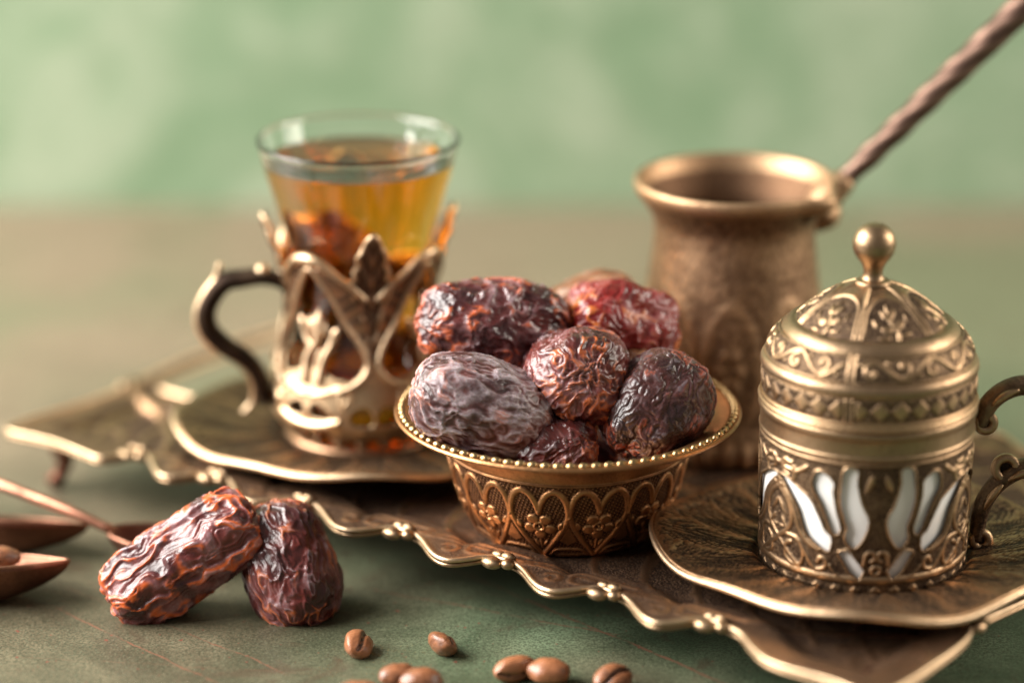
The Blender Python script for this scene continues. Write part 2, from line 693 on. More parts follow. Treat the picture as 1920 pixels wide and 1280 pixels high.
far = m.mix(m.rng(m.math('ADD', m.noise(co, 5.0, 3, 0.5, 0.6), m.math('SUBTRACT', m.math('MULTIPLY', sep.outputs[1], 0.45), m.math('MULTIPLY', sep.outputs[0], 0.30))), 0.50, 0.68), (0.205, 0.205, 0.118), (0.315, 0.225, 0.152))
c = m.mix(m.math('MULTIPLY', back, 0.85), c, far)  # far colours paled to stand for light grazing the back of the table
c = m.mix(m.math('MULTIPLY', m.rng(m.math('ADD', m.math('MULTIPLY', fin, 0.6), m.math('MULTIPLY', m.noise(co, 800, 3, 0.6), 0.4)), 0.43, 0.58), 0.75), c, (0.032, 0.036, 0.020))
c = m.mix(m.math('MULTIPLY', m.rng(m.noise(co, 1150, 2, 0.6), 0.54, 0.70), 0.45), c, (0.19, 0.205, 0.13))
c = m.mix(m.rng(spk, 0.70, 0.74), c, (0.17, 0.055, 0.035))
c = m.mix(m.math('MULTIPLY', m.rng(m.noise(co, 46, 5, 0.65, 1.0), 0.56, 0.70), 0.6), c, (0.075, 0.050, 0.030))
c = m.mix(m.rng(m.noise(co, 520, 2, 0.5), 0.26, 0.235), c, (0.03, 0.035, 0.02))


def scratch(a, b, w, amt):
    """reddish hairline worn into the paint between two places on the table"""
    global c
    A, B = on_z(*a, 0), on_z(*b, 0)
    d = B[:2] - A[:2]
    ln = float(np.hypot(*d))
    d = d / ln
    nx, ny = -d[1], d[0]
    wob = m.math('MULTIPLY', m.math('SUBTRACT', mid, 0.5), 0.0060)
    dist = m.math('ABSOLUTE', m.math('ADD', m.math('ADD', m.math('MULTIPLY', sep.outputs[0], nx), m.math('MULTIPLY', sep.outputs[1], ny)),
                                     m.math('ADD', wob, -(A[0] * nx + A[1] * ny))))
    al = m.math('ADD', m.math('ADD', m.math('MULTIPLY', sep.outputs[0], d[0]), m.math('MULTIPLY', sep.outputs[1], d[1])), -(A[0] * d[0] + A[1] * d[1]))
    k = m.math('MULTIPLY', m.rng(dist, w * 0.45, w, 1, 0), m.math('MULTIPLY', m.rng(al, -0.004, 0.01), m.rng(al, ln - 0.01, ln + 0.004, 1, 0)))
    k = m.math('MULTIPLY', m.math('MULTIPLY', k, m.rng(m.noise(co, 140, 3, 0.6), 0.36, 0.6, 0.15, 1.0)), amt)
    c = m.mix(k, c, (0.19, 0.085, 0.052))


scratch((684, 1101), (1180, 1193), 0.00042, 0.8)
scratch((770, 1033), (1400, 1297), 0.00060, 0.85)
scratch((84, 1131), (420, 1287), 0.00050, 0.9)
scratch((313, 1167), (540, 1266), 0.00040, 0.8)
scratch((109, 1098), (204, 1131), 0.00040, 0.5)
scratch((900, 1110), (1230, 1165), 0.00022, 0.5)
scratch((30, 1230), (700, 1270), 0.00030, 0.3)
m.set(Base_Color=c, Roughness=m.math('ADD', 0.44, m.math('MULTIPLY', m.math('SUBTRACT', mid, 0.5), 0.25)))
m.b.inputs['Specular IOR Level'].default_value = 0.4
m.bump(m.math('ADD', m.math('MULTIPLY', fin, 0.5), spk), 0.22, 0.0004)
M['table'] = m.m

m = NT('mottled_green_plaster')
co = m.coord()
n1 = m.noise(co, 9, 7, 0.68, 1.0)
n2 = m.noise(co, 30, 6, 0.7)
n3 = m.noise(co, 300, 3, 0.6)
k = m.rng(m.math('ADD', m.math('MULTIPLY', n1, 0.7), m.math('MULTIPLY', n2, 0.3)), 0.38, 0.64)
c = m.mix(k, (0.178, 0.278, 0.158), (0.345, 0.415, 0.288))
c = m.mix(m.math('MULTIPLY', m.rng(n3, 0.4, 0.7), 0.15), c, (0.22, 0.26, 0.15))
m.set(Base_Color=c, Roughness=0.75)
m.bump(m.math('ADD', n2, m.math('MULTIPLY', n3, 0.2)), 0.4, 0.004)
M['wall'] = m.m


def slab(name, nx, ny, fn, mat):
    u = np.linspace(0, 1, nx)
    v = np.linspace(0, 1, ny)
    U, V_ = np.meshgrid(u, v)
    V = fn(U.ravel(), V_.ravel())
    return mesh_from(name, V, grid_faces(nx, ny, False).reshape(-1, 4), mat)


WALL_Y = on_z(960, 388, 0)[1]
tb = mesh_from('table', [(-0.9, -0.75, 0), (0.9, -0.75, 0), (0.9, WALL_Y, 0), (-0.9, WALL_Y, 0),
                         (-0.9, -0.75, -0.03), (0.9, -0.75, -0.03), (0.9, WALL_Y, -0.03), (-0.9, WALL_Y, -0.03)],
               [[0, 1, 2, 3], [7, 6, 5, 4], [0, 4, 5, 1], [1, 5, 6, 2], [2, 6, 7, 3], [3, 7, 4, 0]], M['table'], smooth=False)
structure(tb, 'weathered green and brown tabletop with reddish scratches')
wl = mesh_from('backdrop_wall', [(-0.9, WALL_Y + .001, -0.03), (0.9, WALL_Y + .001, -0.03), (0.9, WALL_Y + .001, 0.75), (-0.9, WALL_Y + .001, 0.75),
                                 (-0.9, WALL_Y + .02, -0.03), (0.9, WALL_Y + .02, -0.03), (0.9, WALL_Y + .02, 0.75), (-0.9, WALL_Y + .02, 0.75)],
               [[0, 1, 2, 3], [7, 6, 5, 4], [0, 4, 5, 1], [1, 5, 6, 2], [2, 6, 7, 3], [3, 7, 4, 0]], M['wall'], smooth=False)
structure(wl, 'mottled pale green plaster backdrop behind the table')

# ------------------------------------------------------------------ serving tray
RIM_Z, WELL_Z = 0.0215, 0.0185
TRAY_U, TRAY_V = 0.334, 0.190
T_ORG = np.array([-0.1659, 0.0933])
T_E, T_N = np.array([0.8, -0.6]), np.array([0.6, 0.8])
tc = T_ORG + T_E * TRAY_U / 2 + T_N * TRAY_V / 2
tray = thing('serving_tray', 'large antique brass tray with scalloped beaded edge under all the metalware', 'tray', (tc[0], tc[1], 0), (0, 0, math.atan2(-0.6, 0.8)))
clasps_u = [0.0490, 0.0843, 0.1206, 0.1609, 0.1988, 0.2372, 0.2741]
pat = [(0, .0078), (.135, .0070), (.257, .0045), (.40, .0005), (.54, -.0024), (.66, -.0023), (.757, .0019), (.82, .0056), (.90, .0076)]
half = [(-.0005, .055), (.0006, .037), (-.0014, .0186), (-.0030, .004), (-.001, -.003), (.006, -.0030), (.0192, -.0015), (.0354, -.003), (.0425, -.0034), (.0462, .002)]
for a, b in zip(clasps_u[:-1], clasps_u[1:]):
    half += [(a + (b - a) * t, v) for t, v in pat]
half += [(.2741, .0078), (.2834, .0053), (.2906, -.0004), (.3008, -.0058), (.3192, -.0058), (.331, -.0075), (.3355, -.002), (.3362, .0285), (.3350, .0417), (.3325, .0506)]
back_half = [(TRAY_U - u, TRAY_V - v) for u, v in half]
outline = half + [(.3365, .075), (.3375, .095), (.3365, .115)] + back_half + [(-.0025, .115), (-.0035, .095), (-.0025, .075)]
out_fine = curve(outline, 6, True)
slotL = [(.0095, .0595), (.022, .0570), (.032, .0605), (.0355, .078), (.0365, .095), (.0355, .112), (.032, .1295), (.022, .1330), (.0095, .1305), (.0062, .115), (.0055, .095), (.0062, .075)]
slotR = [(TRAY_U - u, TRAY_V - v) for u, v in slotL]
slot_fine = [curve(slotL, 6, True), curve(slotR, 6, True)]
TR = Relief(-6, 341, -9, 199, 1.35)
TRh = Relief(-6, 341, -9, 199, 1.35)
win, dd = TR.signed(resample(np.vstack([out_fine, out_fine[:1]]), 460)[:-1] * 1000, 400)
D = np.full(TR.h.shape, -99.0)
D[win] = dd
for sf in slot_fine:
    w2, d2 = TR.signed(sf[::2] * 1000, 400)
    D[w2] = np.minimum(D[w2], -d2)
# relief lines
for rot in (0, 1):
    def tp(p):
        p = np.asarray(p, float)
        return np.stack([TRAY_U * 1000 - p[:, 0], TRAY_V * 1000 - p[:, 1]], 1) if rot else p
    for a, b in zip(clasps_u[:-1], clasps_u[1:]):
        a, b = a * 1000, b * 1000
        L_ = b - a
        TR.stroke(tp(curve([(a + 1, 9), (a + .3 * L_, 12.2), (a + .6 * L_, 13.2), (a + L_ + 6, 13.4)])), .9, 1)
        TR.stroke(tp(curve([(a + 2, 8), (a + .3 * L_, 10.2), (a + .55 * L_, 10.6), (a + .8 * L_, 10.8)])), .8, .8)
        TR.stroke(tp(spiral(a + .50 * L_, 5.0, 3.6, .8, 2.6, -3.2)), 1.0, .9)
        TR.stroke(tp(curve([(a + .62 * L_, 9.5), (a + .66 * L_, 6), (a + .78 * L_, 6.8), (a + .95 * L_, 10)])), .9, .9)
    TR.stroke(tp(curve([(4, 52), (14, 46), (30, 40), (44, 28), (54, 15)])), 1.6, 1.3)
    TR.stroke(tp(curve([(280, 14), (300, 26), (318, 38), (330, 50)])), 1.6, 1.3)
    TR.stroke(tp(spiral(20, 16, 10, 2, 0.4, 6.5)), 1.4, .8)
    TR.stroke(tp(spiral(316, 16, 10, 2, 2.8, -3.3)), 1.4, .8)
# long feathered leaves in the well
for k in range(-9, 10):
    x0 = 167 + k * 15
    for sgn in (-1, 1):
        TR.stroke(curve([(x0, 95 + sgn * 6), (x0 + k * 1.6 + 4, 95 + sgn * 34), (x0 + k * 3.2 + 12, 95 + sgn * 64), (x0 + k * 3.6 + 22, 95 + sgn * 78)]), np.linspace(2.6, .9, 25), .9)
        TR.stroke(curve([(x0 + 8, 95 + sgn * 16), (x0 + k * 1.8 + 10, 95 + sgn * 40), (x0 + k * 3.0 + 15, 95 + sgn * 70)]), 1.0, .6)
TR.stroke(np.array([[40, 95], [294, 95]]), 3, 1)
Dm = D
hat = 0.16 * (np.sin(TR.X * 3.3 + TR.Y * 0.9) * np.sin(TR.Y * 3.1 - TR.X * .6) > 0.1)
relief_mm = TR.h * 0.6 + hat * (TR.h < .3) * sstep(2, 4, Dm)
zz = RIM_Z * 1000 - 3.0 * sstep(9, 17, Dm) + relief_mm * sstep(1.0, 2.5, Dm)
corner = np.maximum(sstep(60, 48, TR.X + TR.Y) , sstep(276, 290, TR.X - TR.Y))
corner = np.maximum(corner, np.flip(corner))
tone = np.clip(TR.h, 0, 1) * 0.7 + 0.20 + 0.25 * sstep(3, 1, Dm) + hat * .5 + .12 * sstep(13, 10, Dm) + .22 * corner
ny, nx = D.shape
F = grid_faces(nx, ny, False)
keep = (D[:-1, :-1] > -.2) & (D[1:, :-1] > -.2) & (D[:-1, 1:] > -.2) & (D[1:, 1:] > -.2)
F = F[keep]
V = np.stack([TR.X / 1000 - TRAY_U / 2, TR.Y / 1000 - TRAY_V / 2, zz / 1000], -1).reshape(-1, 3)
used = np.unique(F)
rm = np.full(len(V), -1)
rm[used] = np.arange(len(used))
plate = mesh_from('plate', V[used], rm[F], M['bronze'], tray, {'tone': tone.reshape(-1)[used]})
sol = plate.modifiers.new('thick', 'SOLIDIFY')
sol.thickness = 0.001
sol.offset = -1


def tray_xyz(uv, z):
    uv = np.asarray(uv)
    return np.stack([uv[:, 0] - TRAY_U / 2, uv[:, 1] - TRAY_V / 2, np.full(len(uv), z)], 1)


of = resample(np.vstack([out_fine, out_fine[:1]]), 700)[:-1]
tray_rim = tube('rim', tray_xyz(of, RIM_Z + .0001), 0.00085, M['edge'], tray, 8, closed=True, caps=False)
tube('lower_rim', tray_xyz(of, RIM_Z - .0015) * np.array([.999, .999, 1]), 0.00075, M['brass_plain'], tray, 8, closed=True, caps=False)
for sf in slot_fine:
    tube('slot_rim', tray_xyz(resample(np.vstack([sf, sf[:1]]), 90)[:-1], RIM_Z), 0.001, M['edge'], tray, 8, closed=True, caps=False)
b1 = ball_data(0.0031, 16, 10, (1.15, .85, .62))
b2 = ball_data(0.0021, 14, 9, (1.05, 1.0, .8))
b3 = ball_data(0.0017, 12, 8, (1.5, .9, .8))
cl_v, cl_f = join_data([(b1[0] + [-.0024, -.0016, -.0002], b1[1]), (b2[0] + [.0028, -.0006, .0002], b2[1]), (b3[0] + [.0004, .0028, .0008], b3[1]), (b3[0] + [-.0030, .0028, .0006], b3[1])])
first = None
spots = [(u, .0062, 0) for u in clasps_u] + [(.0004, .0545, -math.pi / 2), (.3320, .0520, math.pi / 2)]
spots += [(TRAY_U - u, TRAY_V - v, a + math.pi) for u, v, a in spots]
for u, v, a in spots:
    p = (u - TRAY_U / 2, v - TRAY_V / 2, RIM_Z)
    if first is None:
        first = mesh_from('clasp', cl_v, cl_f, M['brass_plain'], tray_rim)
        first.location = p
        first.rotation_euler = (0, 0, a)
    else:
        copy_mesh_object(first, tray_rim, p, (0, 0, a))
for (u, v) in [(.012, .011), (.322, .011), (.012, TRAY_V - .011), (.322, TRAY_V - .011)]:
    x, y = u - TRAY_U / 2, v - TRAY_V / 2
    ox, oy = np.sign(x) * .004, np.sign(y) * .004
    tube('leg', [(x, y, RIM_Z - .0042), (x + ox * .3, y + oy * .3, .0135), (x + ox * .1, y + oy * .1, .009), (x + ox * .5, y + oy * .5, .004), (x + ox * .9, y + oy * .9, .0016)],
         [.0058, .0040, .0027, .0025, .0031], M['copper'], tray, 12)


# ------------------------------------------------------------------ saucers
def saucer(label, ax, z0, phase, cup_r):
    root = thing('saucer', label, 'saucer', (ax[0], ax[1], z0), (0, 0, phase))
    prof = resample(np.array([(0.0, .0030), (cup_r, .0030), (cup_r + .0012, .0042), (cup_r + .0035, .0046), (.045, .0062), (.054, .0082), (.0595, .0098)]), 86)
    nth = 420
    R = Relief(0, 90, 0, 62, 5, True)   # 90 = one quarter turn mapped to 90 units
    rs = random.Random(int(phase * 1000) + 5)
    for q in range(5):
        c = 9 + q * 18
        R.stroke(curve([(c, 31), (c + 2.2, 42), (c - 1.5, 51), (c + 1.6, 57)]), np.linspace(.9, .35, 25), 1)
        for s_ in (-1, 1):
            for j in range(9):
                y0 = 32 + j * 2.6 + rs.uniform(-.5, .5)
                ln = 8.5 - j * .35 + rs.uniform(-1, 1)
                R.stroke(curve([(c, y0), (c + s_ * 2.2, y0 + ln * .5), (c + s_ * (5.4 + rs.uniform(-.8, .8)), y0 + ln)]), np.linspace(.62, .22, 17), rs.uniform(.55, 1))
        for k in range(3):
            R.stroke(curve([(c + 9 + (k - 1) * 1.6, 33), (c + 7.8 + (k - 1) * 2.4, 44), (c + 9.6 + (k - 1) * 1.4, 56)]), .34, .8)
    for q in range(18):
        R.stroke(spiral(2.5 + q * 5, 56.3, 1.7, .4, 0, 5.5, 12), .5, .8)
    th = np.linspace(-math.pi, math.pi, nth, endpoint=False)
    TH, RR = np.meshgrid(th, prof[:, 0])
    ZZ = np.repeat(prof[:, 1][:, None], nth, 1)
    x = np.degrees(TH) % 90
    s = RR * 1000
    h = R.sample(x, s)
    hat = 0.22 * (np.sin(TH * 170 + s * .5) * np.sin(s * 4.6) > 0)
    out = sstep(.028, .034, RR)
    hh = (h + hat * (h < .25)) * out * sstep(.0588, .0575, RR)
    wave = np.cos(4 * TH)
    Rn = RR * (1 + 0.045 * wave * sstep(.02, .06, RR))
    Zn = ZZ + (0.0016 * np.cos(4 * TH + .7) + .0008 * np.cos(8 * TH)) * sstep(.025, .06, RR) ** 1.5 + hh * 0.00062
    V = np.stack([Rn * np.sin(TH), -Rn * np.cos(TH), Zn], -1).reshape(-1, 3)
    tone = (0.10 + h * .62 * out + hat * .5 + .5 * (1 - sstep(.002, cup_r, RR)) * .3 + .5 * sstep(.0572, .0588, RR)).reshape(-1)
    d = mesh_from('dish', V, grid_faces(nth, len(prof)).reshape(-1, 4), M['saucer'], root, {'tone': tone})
    sl = d.modifiers.new('thick', 'SOLIDIFY')
    sl.thickness = 0.0012
    sl.offset = -1
    edge = V.reshape(len(prof), nth, 3)[-1]
    tube('rim', edge[::2] + [0, 0, -.0003], 0.00105, M['edge'], root, 10, closed=True, caps=False)
    a = np.linspace(0, 2 * math.pi, 90, endpoint=False)
    tube('foot_ring', np.stack([.030 * np.cos(a), .030 * np.sin(a), np.full(90, .0011)], 1), .0011, M['brass_plain'], root, 8, closed=True, caps=False)
    return root


CUP = on_z(1615, 1040, 0.023)[:2]
TEA = on_z(681, 808, 0.023)[:2]
SZ = WELL_Z + .0006
saucer('dark engraved brass saucer with wavy edge under the lidded coffee cup', CUP, SZ, rad(-4), .0315)
saucer('dark brass saucer with wavy edge under the tea glass holder', TEA, SZ, rad(8), .0270)

# ------------------------------------------------------------------ date bowl
BOWL = on_z(1063, 975, 0.0195)[:2]
bowl = thing('bowl', 'reddish brass bowl embossed with hearts and flowers, heaped with dates', 'bowl', (BOWL[0], BOWL[1], 0))
outer = curve([(.0262, .0194), (.0280, .0198), (.0291, .0215), (.0318, .0268), (.0343, .0335), (.0360, .0400), (.0367, .0445), (.0367, .0462), (.0372, .0475)], 8)
nb = 150
po = resample(outer, nb)
sl = float(np.sum(np.linalg.norm(np.diff(po, axis=0), axis=1))) * 1000      # wall length in mm (about 31)
HB = Relief(-9, 9, 0, sl, 14, True)
y0, y1 = 3.8, sl - 4.6
yh = y1 - y0


def hp(x, y):
    return (x * 9, y0 + y * yh)


for sg in (-1, 1):
    lobe = curve([hp(0, .68), hp(sg * .10, .83), hp(sg * .30, .96), hp(sg * .58, 1.0), hp(sg * .84, .90), hp(sg * .97, .70), hp(sg * .93, .55), hp(sg * .70, .34), hp(sg * .36, .12), hp(0, -.08)], 6)
    HB.stroke(lobe, 1.05, 1.0)
    HB.fill(leaf_poly(hp(sg * .62, .40), hp(sg * .80, .56), 1.0), .9, .5)
    HB.fill(leaf_poly(hp(sg * .06, .10), hp(sg * .28, .24), .9), .8, .5)
for k in range(5):
    a = math.pi / 2 + math.pi / 5 + k * 2 * math.pi / 5
    cx, cy = hp(0, .46)
    px, py = cx + 3.3 * math.cos(a), cy + 3.1 * math.sin(a)
    q = np.linspace(0, 2 * math.pi, 20, endpoint=False)
    HB.fill(np.stack([px + 2.2 * np.cos(q), py + 2.0 * np.sin(q)], 1), .85, .7, .12)
cx, cy = hp(0, .46)
HB.stroke(spiral(cx, cy, 1.5, 1.5, 0, 6.3), .6, 1.15)
HB.fill(np.stack([cx + .5 * np.cos(q), cy + .5 * np.sin(q)], 1), 1.1, .3)
HB.stroke(np.array([hp(0, .28), hp(0, .08)]), .6, .8)
HB.fill(np.stack([.75 * np.cos(q), hp(0, .70)[1] + .75 * np.sin(q)], 1), 1.3, .5)
HB.fill(np.stack([9 + .8 * np.cos(q), hp(0, .62)[1] + .8 * np.sin(q)], 1), 1.3, .5)
HB.fill(np.array([hp(.98, .50), hp(.62, .20), hp(.98, .12), hp(1.34, .20)]), .55, .6)
for sg in (-1, 1):
    HB.stroke(curve([hp(sg * .2, -.12), hp(sg * .5, .03), hp(sg * 1.0, .06)]), .6, .8)
    HB.fill(leaf_poly(hp(sg * .45, -.16), hp(sg * .75, -.03), .7), .7, .4)
HB.stroke(np.array([(-9, y1 + 1.9), (9, y1 + 1.9)]), .35, .5)
HB.stroke(np.array([(-9, 1.0), (9, 1.0)]), .9, .8)
HB.stroke(np.array([(-9, 2.6), (9, 2.6)]), .35, .6)


def bowl_relief(TH, S, R, Z):
    x = (np.degrees(TH) % 30 - 15) / 15 * 9
    y = S * 1000
    h = HB.sample(x, y)
    dots = np.clip(np.sin(x * 4.4 + y * 1.7) * np.sin(y * 3.7 - x * .9), 0, 1) * ((y > y0 - 1) & (y < y1 + 1.6))
    hh = h * .00078 + np.where(h < .2, dots * .00030, 0)
    band = sstep(y1 + 2, y1 + 2.6, y)
    return hh, np.clip(0.18 + h * .75 + dots * .45 * (h < .2) + band * .6, 0, 1)


lathe('wall', po, 900, M['copper_brass'], bowl, bowl_relief)
flange = np.vstack([curve([(.0371, .0474), (.0376, .0483), (.0374, .0490), (.0390, .0503), (.0430, .0524), (.0480, .0542), (.0512, .0549), (.0524, .0552), (.0529, .0558), (.0525, .0565), (.0519, .0567)], 6),
                    curve([(.0517, .0564), (.0511, .0560), (.0502, .0560), (.0496, .0566), (.0488, .0567), (.0460, .0556), (.0425, .0535), (.0400, .0512), (.0380, .0485), (.0362, .0440), (.0345, .0370), (.0310, .0285), (.0250, .0235), (.0150, .0218), (.0002, .0214)], 6)])
flange_o = lathe('flange', flange, 220, M['copper_brass'], bowl)
fl = np.array([(.0002, .0193), (.020, .0193), (.0262, .0194)])
lathe('base', fl, 120, M['copper_brass'], bowl)
bv, bf = ball_data(0.00125, 12, 8, (1.28, .9, .95))
bead0 = None
NB = 86
for k in range(NB):
    a = k * 2 * math.pi / NB
    p = (.0507 * math.sin(a), -.0507 * math.cos(a), .0566)
    if bead0 is None:
        bead0 = mesh_from('bead', bv, bf, M['bead'], flange_o)
        bead0.location = p
    else:
        copy_mesh_object(bead0, flange_o, p, (0, 0, a + .25))

# ------------------------------------------------------------------ dates
def make_date(label, center, axis, roll, L, R, seed, mat, e1=.8, flat=.92, lump=.10, amp=.00075, freq=(1.1, 3.0), fine=.35, plates=0.0, taper=0.0, facet=0.0, end_dent=.0, group=None, warp=.5, bigfold=0.0, sharp=1.3, pucker=.22, mesh=(250, 156)):
    nu, nv = mesh
    td = np.linspace(0, math.pi, 6001)
    pr = np.stack([np.sign(np.cos(td)) * np.abs(np.cos(td)) ** e1 * L / 2, np.abs(np.sin(td)) ** e1 * R], 1)
    pr = resample(pr, nv)
    a = np.linspace(0, 2 * math.pi, nu, endpoint=False)
    A, X = np.meshgrid(a, pr[:, 0] / (L / 2))
    rr = np.repeat((pr[:, 1] / R)[:, None], nu, 1)
    rr = rr * (1 + taper * X)
    ca, sa = np.cos(A), np.sin(A)
    if facet:
        q = .5 + .5 * np.cos(5 * A + 1.2 + .8 * X)
        rr = rr * (1 - facet * .13 * (1 - q))
    Y, Z = rr * ca, rr * sa * flat
    B = np.stack([X * L / 2, Y * R, Z * R], -1).reshape(-1, 3)
    U = np.stack([X, Y, Z], -1).reshape(-1, 3)
    N = np.stack([X / (L / 2) * np.abs(X) ** 2, Y / R, Z / (R * flat)], -1).reshape(-1, 3) + 1e-6
    N /= np.linalg.norm(N, axis=1, keepdims=True)
    cm = B * 100
    low = noise(U * 1.15, seed) * lump + noise(U * 2.4, seed + 1) * lump * .4
    B = B + N * (low * R)[:, None]
    # bends of the skin: domain-warped ridges stretched along the fruit
    w = np.stack([noise(cm * 1.3, seed + 2), noise(cm * 1.3, seed + 3), noise(cm * 1.3, seed + 4)], 1) * warp
    w2 = np.stack([noise(cm * 3.1, seed + 12), noise(cm * 3.1, seed + 13), noise(cm * 3.1, seed + 14)], 1) * warp * .35
    q = cm * np.array([freq[0], freq[1], freq[1]]) + w * 1.6 + w2
    n1 = noise(q, seed + 5)
    n2 = noise(q * 2.1 + w2 * 2, seed + 6)
    n3 = noise(cm * np.array([freq[0] * 1.6, freq[1] * .55, freq[1] * .55]) + w * 1.1, seed + 9)
    r1 = (1 - np.clip(np.sqrt(n1 * n1 + .0012) * 2.5 - .085, 0, 1)) ** sharp
    r2 = (1 - np.clip(np.abs(n2) * 2.4, 0, 1)) ** 1.5
    r3 = (1 - np.clip(np.abs(n3) * 3.4, 0, 1)) ** 1.4
    mod = 0.55 + .45 * sstep(-.25, .3, noise(cm * .9, seed + 7))
    crest = (r1 * .75 + r2 * fine * mod) * (1 - plates) - (r1 * .8 + r2 * fine) * plates + r3 * bigfold
    # puckers running in to the two tips
    ends = np.abs(U[:, 0])
    lon = np.cos(A.reshape(-1) * 9 + 2.5 * noise(U * 2, seed + 8)) * sstep(.72, .95, ends)
    disp = amp * crest + amp * pucker * lon
    B = B + N * disp[:, None]
    if end_dent:
        dent = sstep(.90, 1.0, ends) * end_dent * L
        B[:, 0] -= np.sign(U[:, 0]) * dent * (U[:, 0] > 0)
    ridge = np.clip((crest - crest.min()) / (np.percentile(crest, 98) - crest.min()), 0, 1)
    if plates:
        ridge = ridge ** 1.4
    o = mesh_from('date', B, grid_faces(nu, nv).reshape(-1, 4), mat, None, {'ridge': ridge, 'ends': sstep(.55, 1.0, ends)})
    x = Vector(axis).normalized()
    up = Vector((0, 0, 1)) if abs(x.z) < .95 else Vector((0, 1, 0))
    y = up.cross(x).normalized()
    z = x.cross(y)
    M3 = Matrix((x, y, z)).transposed() @ Matrix.Rotation(roll, 3, 'X')
    o.rotation_euler = M3.to_euler()
    o.location = center
    return tag(o, label, 'date', group)


lilac = (0.33, 0.27, 0.29)
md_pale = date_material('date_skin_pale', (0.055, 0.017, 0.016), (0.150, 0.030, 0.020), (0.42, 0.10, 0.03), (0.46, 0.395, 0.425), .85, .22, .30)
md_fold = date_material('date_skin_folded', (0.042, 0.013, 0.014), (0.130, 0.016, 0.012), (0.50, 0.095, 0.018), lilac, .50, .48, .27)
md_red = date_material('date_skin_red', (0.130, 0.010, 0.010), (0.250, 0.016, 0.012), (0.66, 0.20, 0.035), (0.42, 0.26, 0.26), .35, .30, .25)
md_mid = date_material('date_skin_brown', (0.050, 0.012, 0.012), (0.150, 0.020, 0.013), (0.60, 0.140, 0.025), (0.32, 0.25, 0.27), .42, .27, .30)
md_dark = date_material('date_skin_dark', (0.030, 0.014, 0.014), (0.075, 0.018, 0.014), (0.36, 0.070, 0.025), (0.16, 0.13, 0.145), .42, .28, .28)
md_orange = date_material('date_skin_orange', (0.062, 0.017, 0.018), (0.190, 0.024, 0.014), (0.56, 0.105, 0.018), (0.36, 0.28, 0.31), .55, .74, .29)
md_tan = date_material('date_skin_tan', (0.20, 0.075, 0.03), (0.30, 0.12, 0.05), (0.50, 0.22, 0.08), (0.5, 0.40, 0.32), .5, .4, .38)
GB = 'dates heaped in the bowl'
by = BOWL[1]
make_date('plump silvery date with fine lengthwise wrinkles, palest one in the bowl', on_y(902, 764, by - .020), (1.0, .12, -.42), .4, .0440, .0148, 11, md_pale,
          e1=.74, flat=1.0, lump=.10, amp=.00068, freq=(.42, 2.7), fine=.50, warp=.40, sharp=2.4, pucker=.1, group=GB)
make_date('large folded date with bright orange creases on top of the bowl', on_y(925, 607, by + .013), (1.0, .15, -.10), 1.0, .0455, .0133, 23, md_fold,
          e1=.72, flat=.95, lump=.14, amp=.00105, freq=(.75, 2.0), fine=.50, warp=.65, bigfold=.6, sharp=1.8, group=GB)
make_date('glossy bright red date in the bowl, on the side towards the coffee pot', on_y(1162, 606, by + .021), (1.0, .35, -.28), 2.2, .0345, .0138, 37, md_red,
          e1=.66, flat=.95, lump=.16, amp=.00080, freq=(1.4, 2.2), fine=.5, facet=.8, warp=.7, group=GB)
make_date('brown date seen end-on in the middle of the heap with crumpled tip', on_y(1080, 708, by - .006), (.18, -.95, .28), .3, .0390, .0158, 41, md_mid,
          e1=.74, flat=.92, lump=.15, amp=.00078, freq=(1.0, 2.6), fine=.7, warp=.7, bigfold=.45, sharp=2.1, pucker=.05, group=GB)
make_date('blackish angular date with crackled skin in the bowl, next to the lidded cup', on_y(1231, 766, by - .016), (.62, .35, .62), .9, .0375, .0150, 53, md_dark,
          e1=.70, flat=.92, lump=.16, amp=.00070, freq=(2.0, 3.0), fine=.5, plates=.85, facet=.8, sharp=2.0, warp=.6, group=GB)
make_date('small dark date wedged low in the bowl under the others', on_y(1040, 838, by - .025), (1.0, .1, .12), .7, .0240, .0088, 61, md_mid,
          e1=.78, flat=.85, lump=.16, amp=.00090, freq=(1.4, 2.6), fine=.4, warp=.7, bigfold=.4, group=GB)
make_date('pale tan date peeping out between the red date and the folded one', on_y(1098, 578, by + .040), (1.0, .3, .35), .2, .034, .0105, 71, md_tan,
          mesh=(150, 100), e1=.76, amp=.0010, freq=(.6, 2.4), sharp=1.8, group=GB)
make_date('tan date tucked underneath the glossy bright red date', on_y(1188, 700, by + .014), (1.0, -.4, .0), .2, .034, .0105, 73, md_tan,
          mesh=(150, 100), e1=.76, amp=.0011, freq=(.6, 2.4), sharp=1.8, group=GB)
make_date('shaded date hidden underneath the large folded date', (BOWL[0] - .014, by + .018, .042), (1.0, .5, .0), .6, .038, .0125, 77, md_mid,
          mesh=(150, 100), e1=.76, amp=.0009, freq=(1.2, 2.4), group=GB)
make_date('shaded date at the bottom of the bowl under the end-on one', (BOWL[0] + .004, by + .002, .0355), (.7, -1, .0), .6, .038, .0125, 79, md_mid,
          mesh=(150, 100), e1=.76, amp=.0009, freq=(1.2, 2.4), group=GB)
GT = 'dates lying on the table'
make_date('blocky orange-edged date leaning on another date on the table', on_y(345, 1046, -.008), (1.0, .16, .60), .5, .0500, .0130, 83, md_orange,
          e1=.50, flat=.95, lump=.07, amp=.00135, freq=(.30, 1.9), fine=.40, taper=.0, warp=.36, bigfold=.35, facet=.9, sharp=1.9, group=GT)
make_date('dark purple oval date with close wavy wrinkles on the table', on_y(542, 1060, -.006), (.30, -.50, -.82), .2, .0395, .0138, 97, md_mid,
          e1=.78, flat=.92, lump=.10, amp=.00090, freq=(.50, 2.7), fine=.40, warp=.5, sharp=2.1, group=GT)

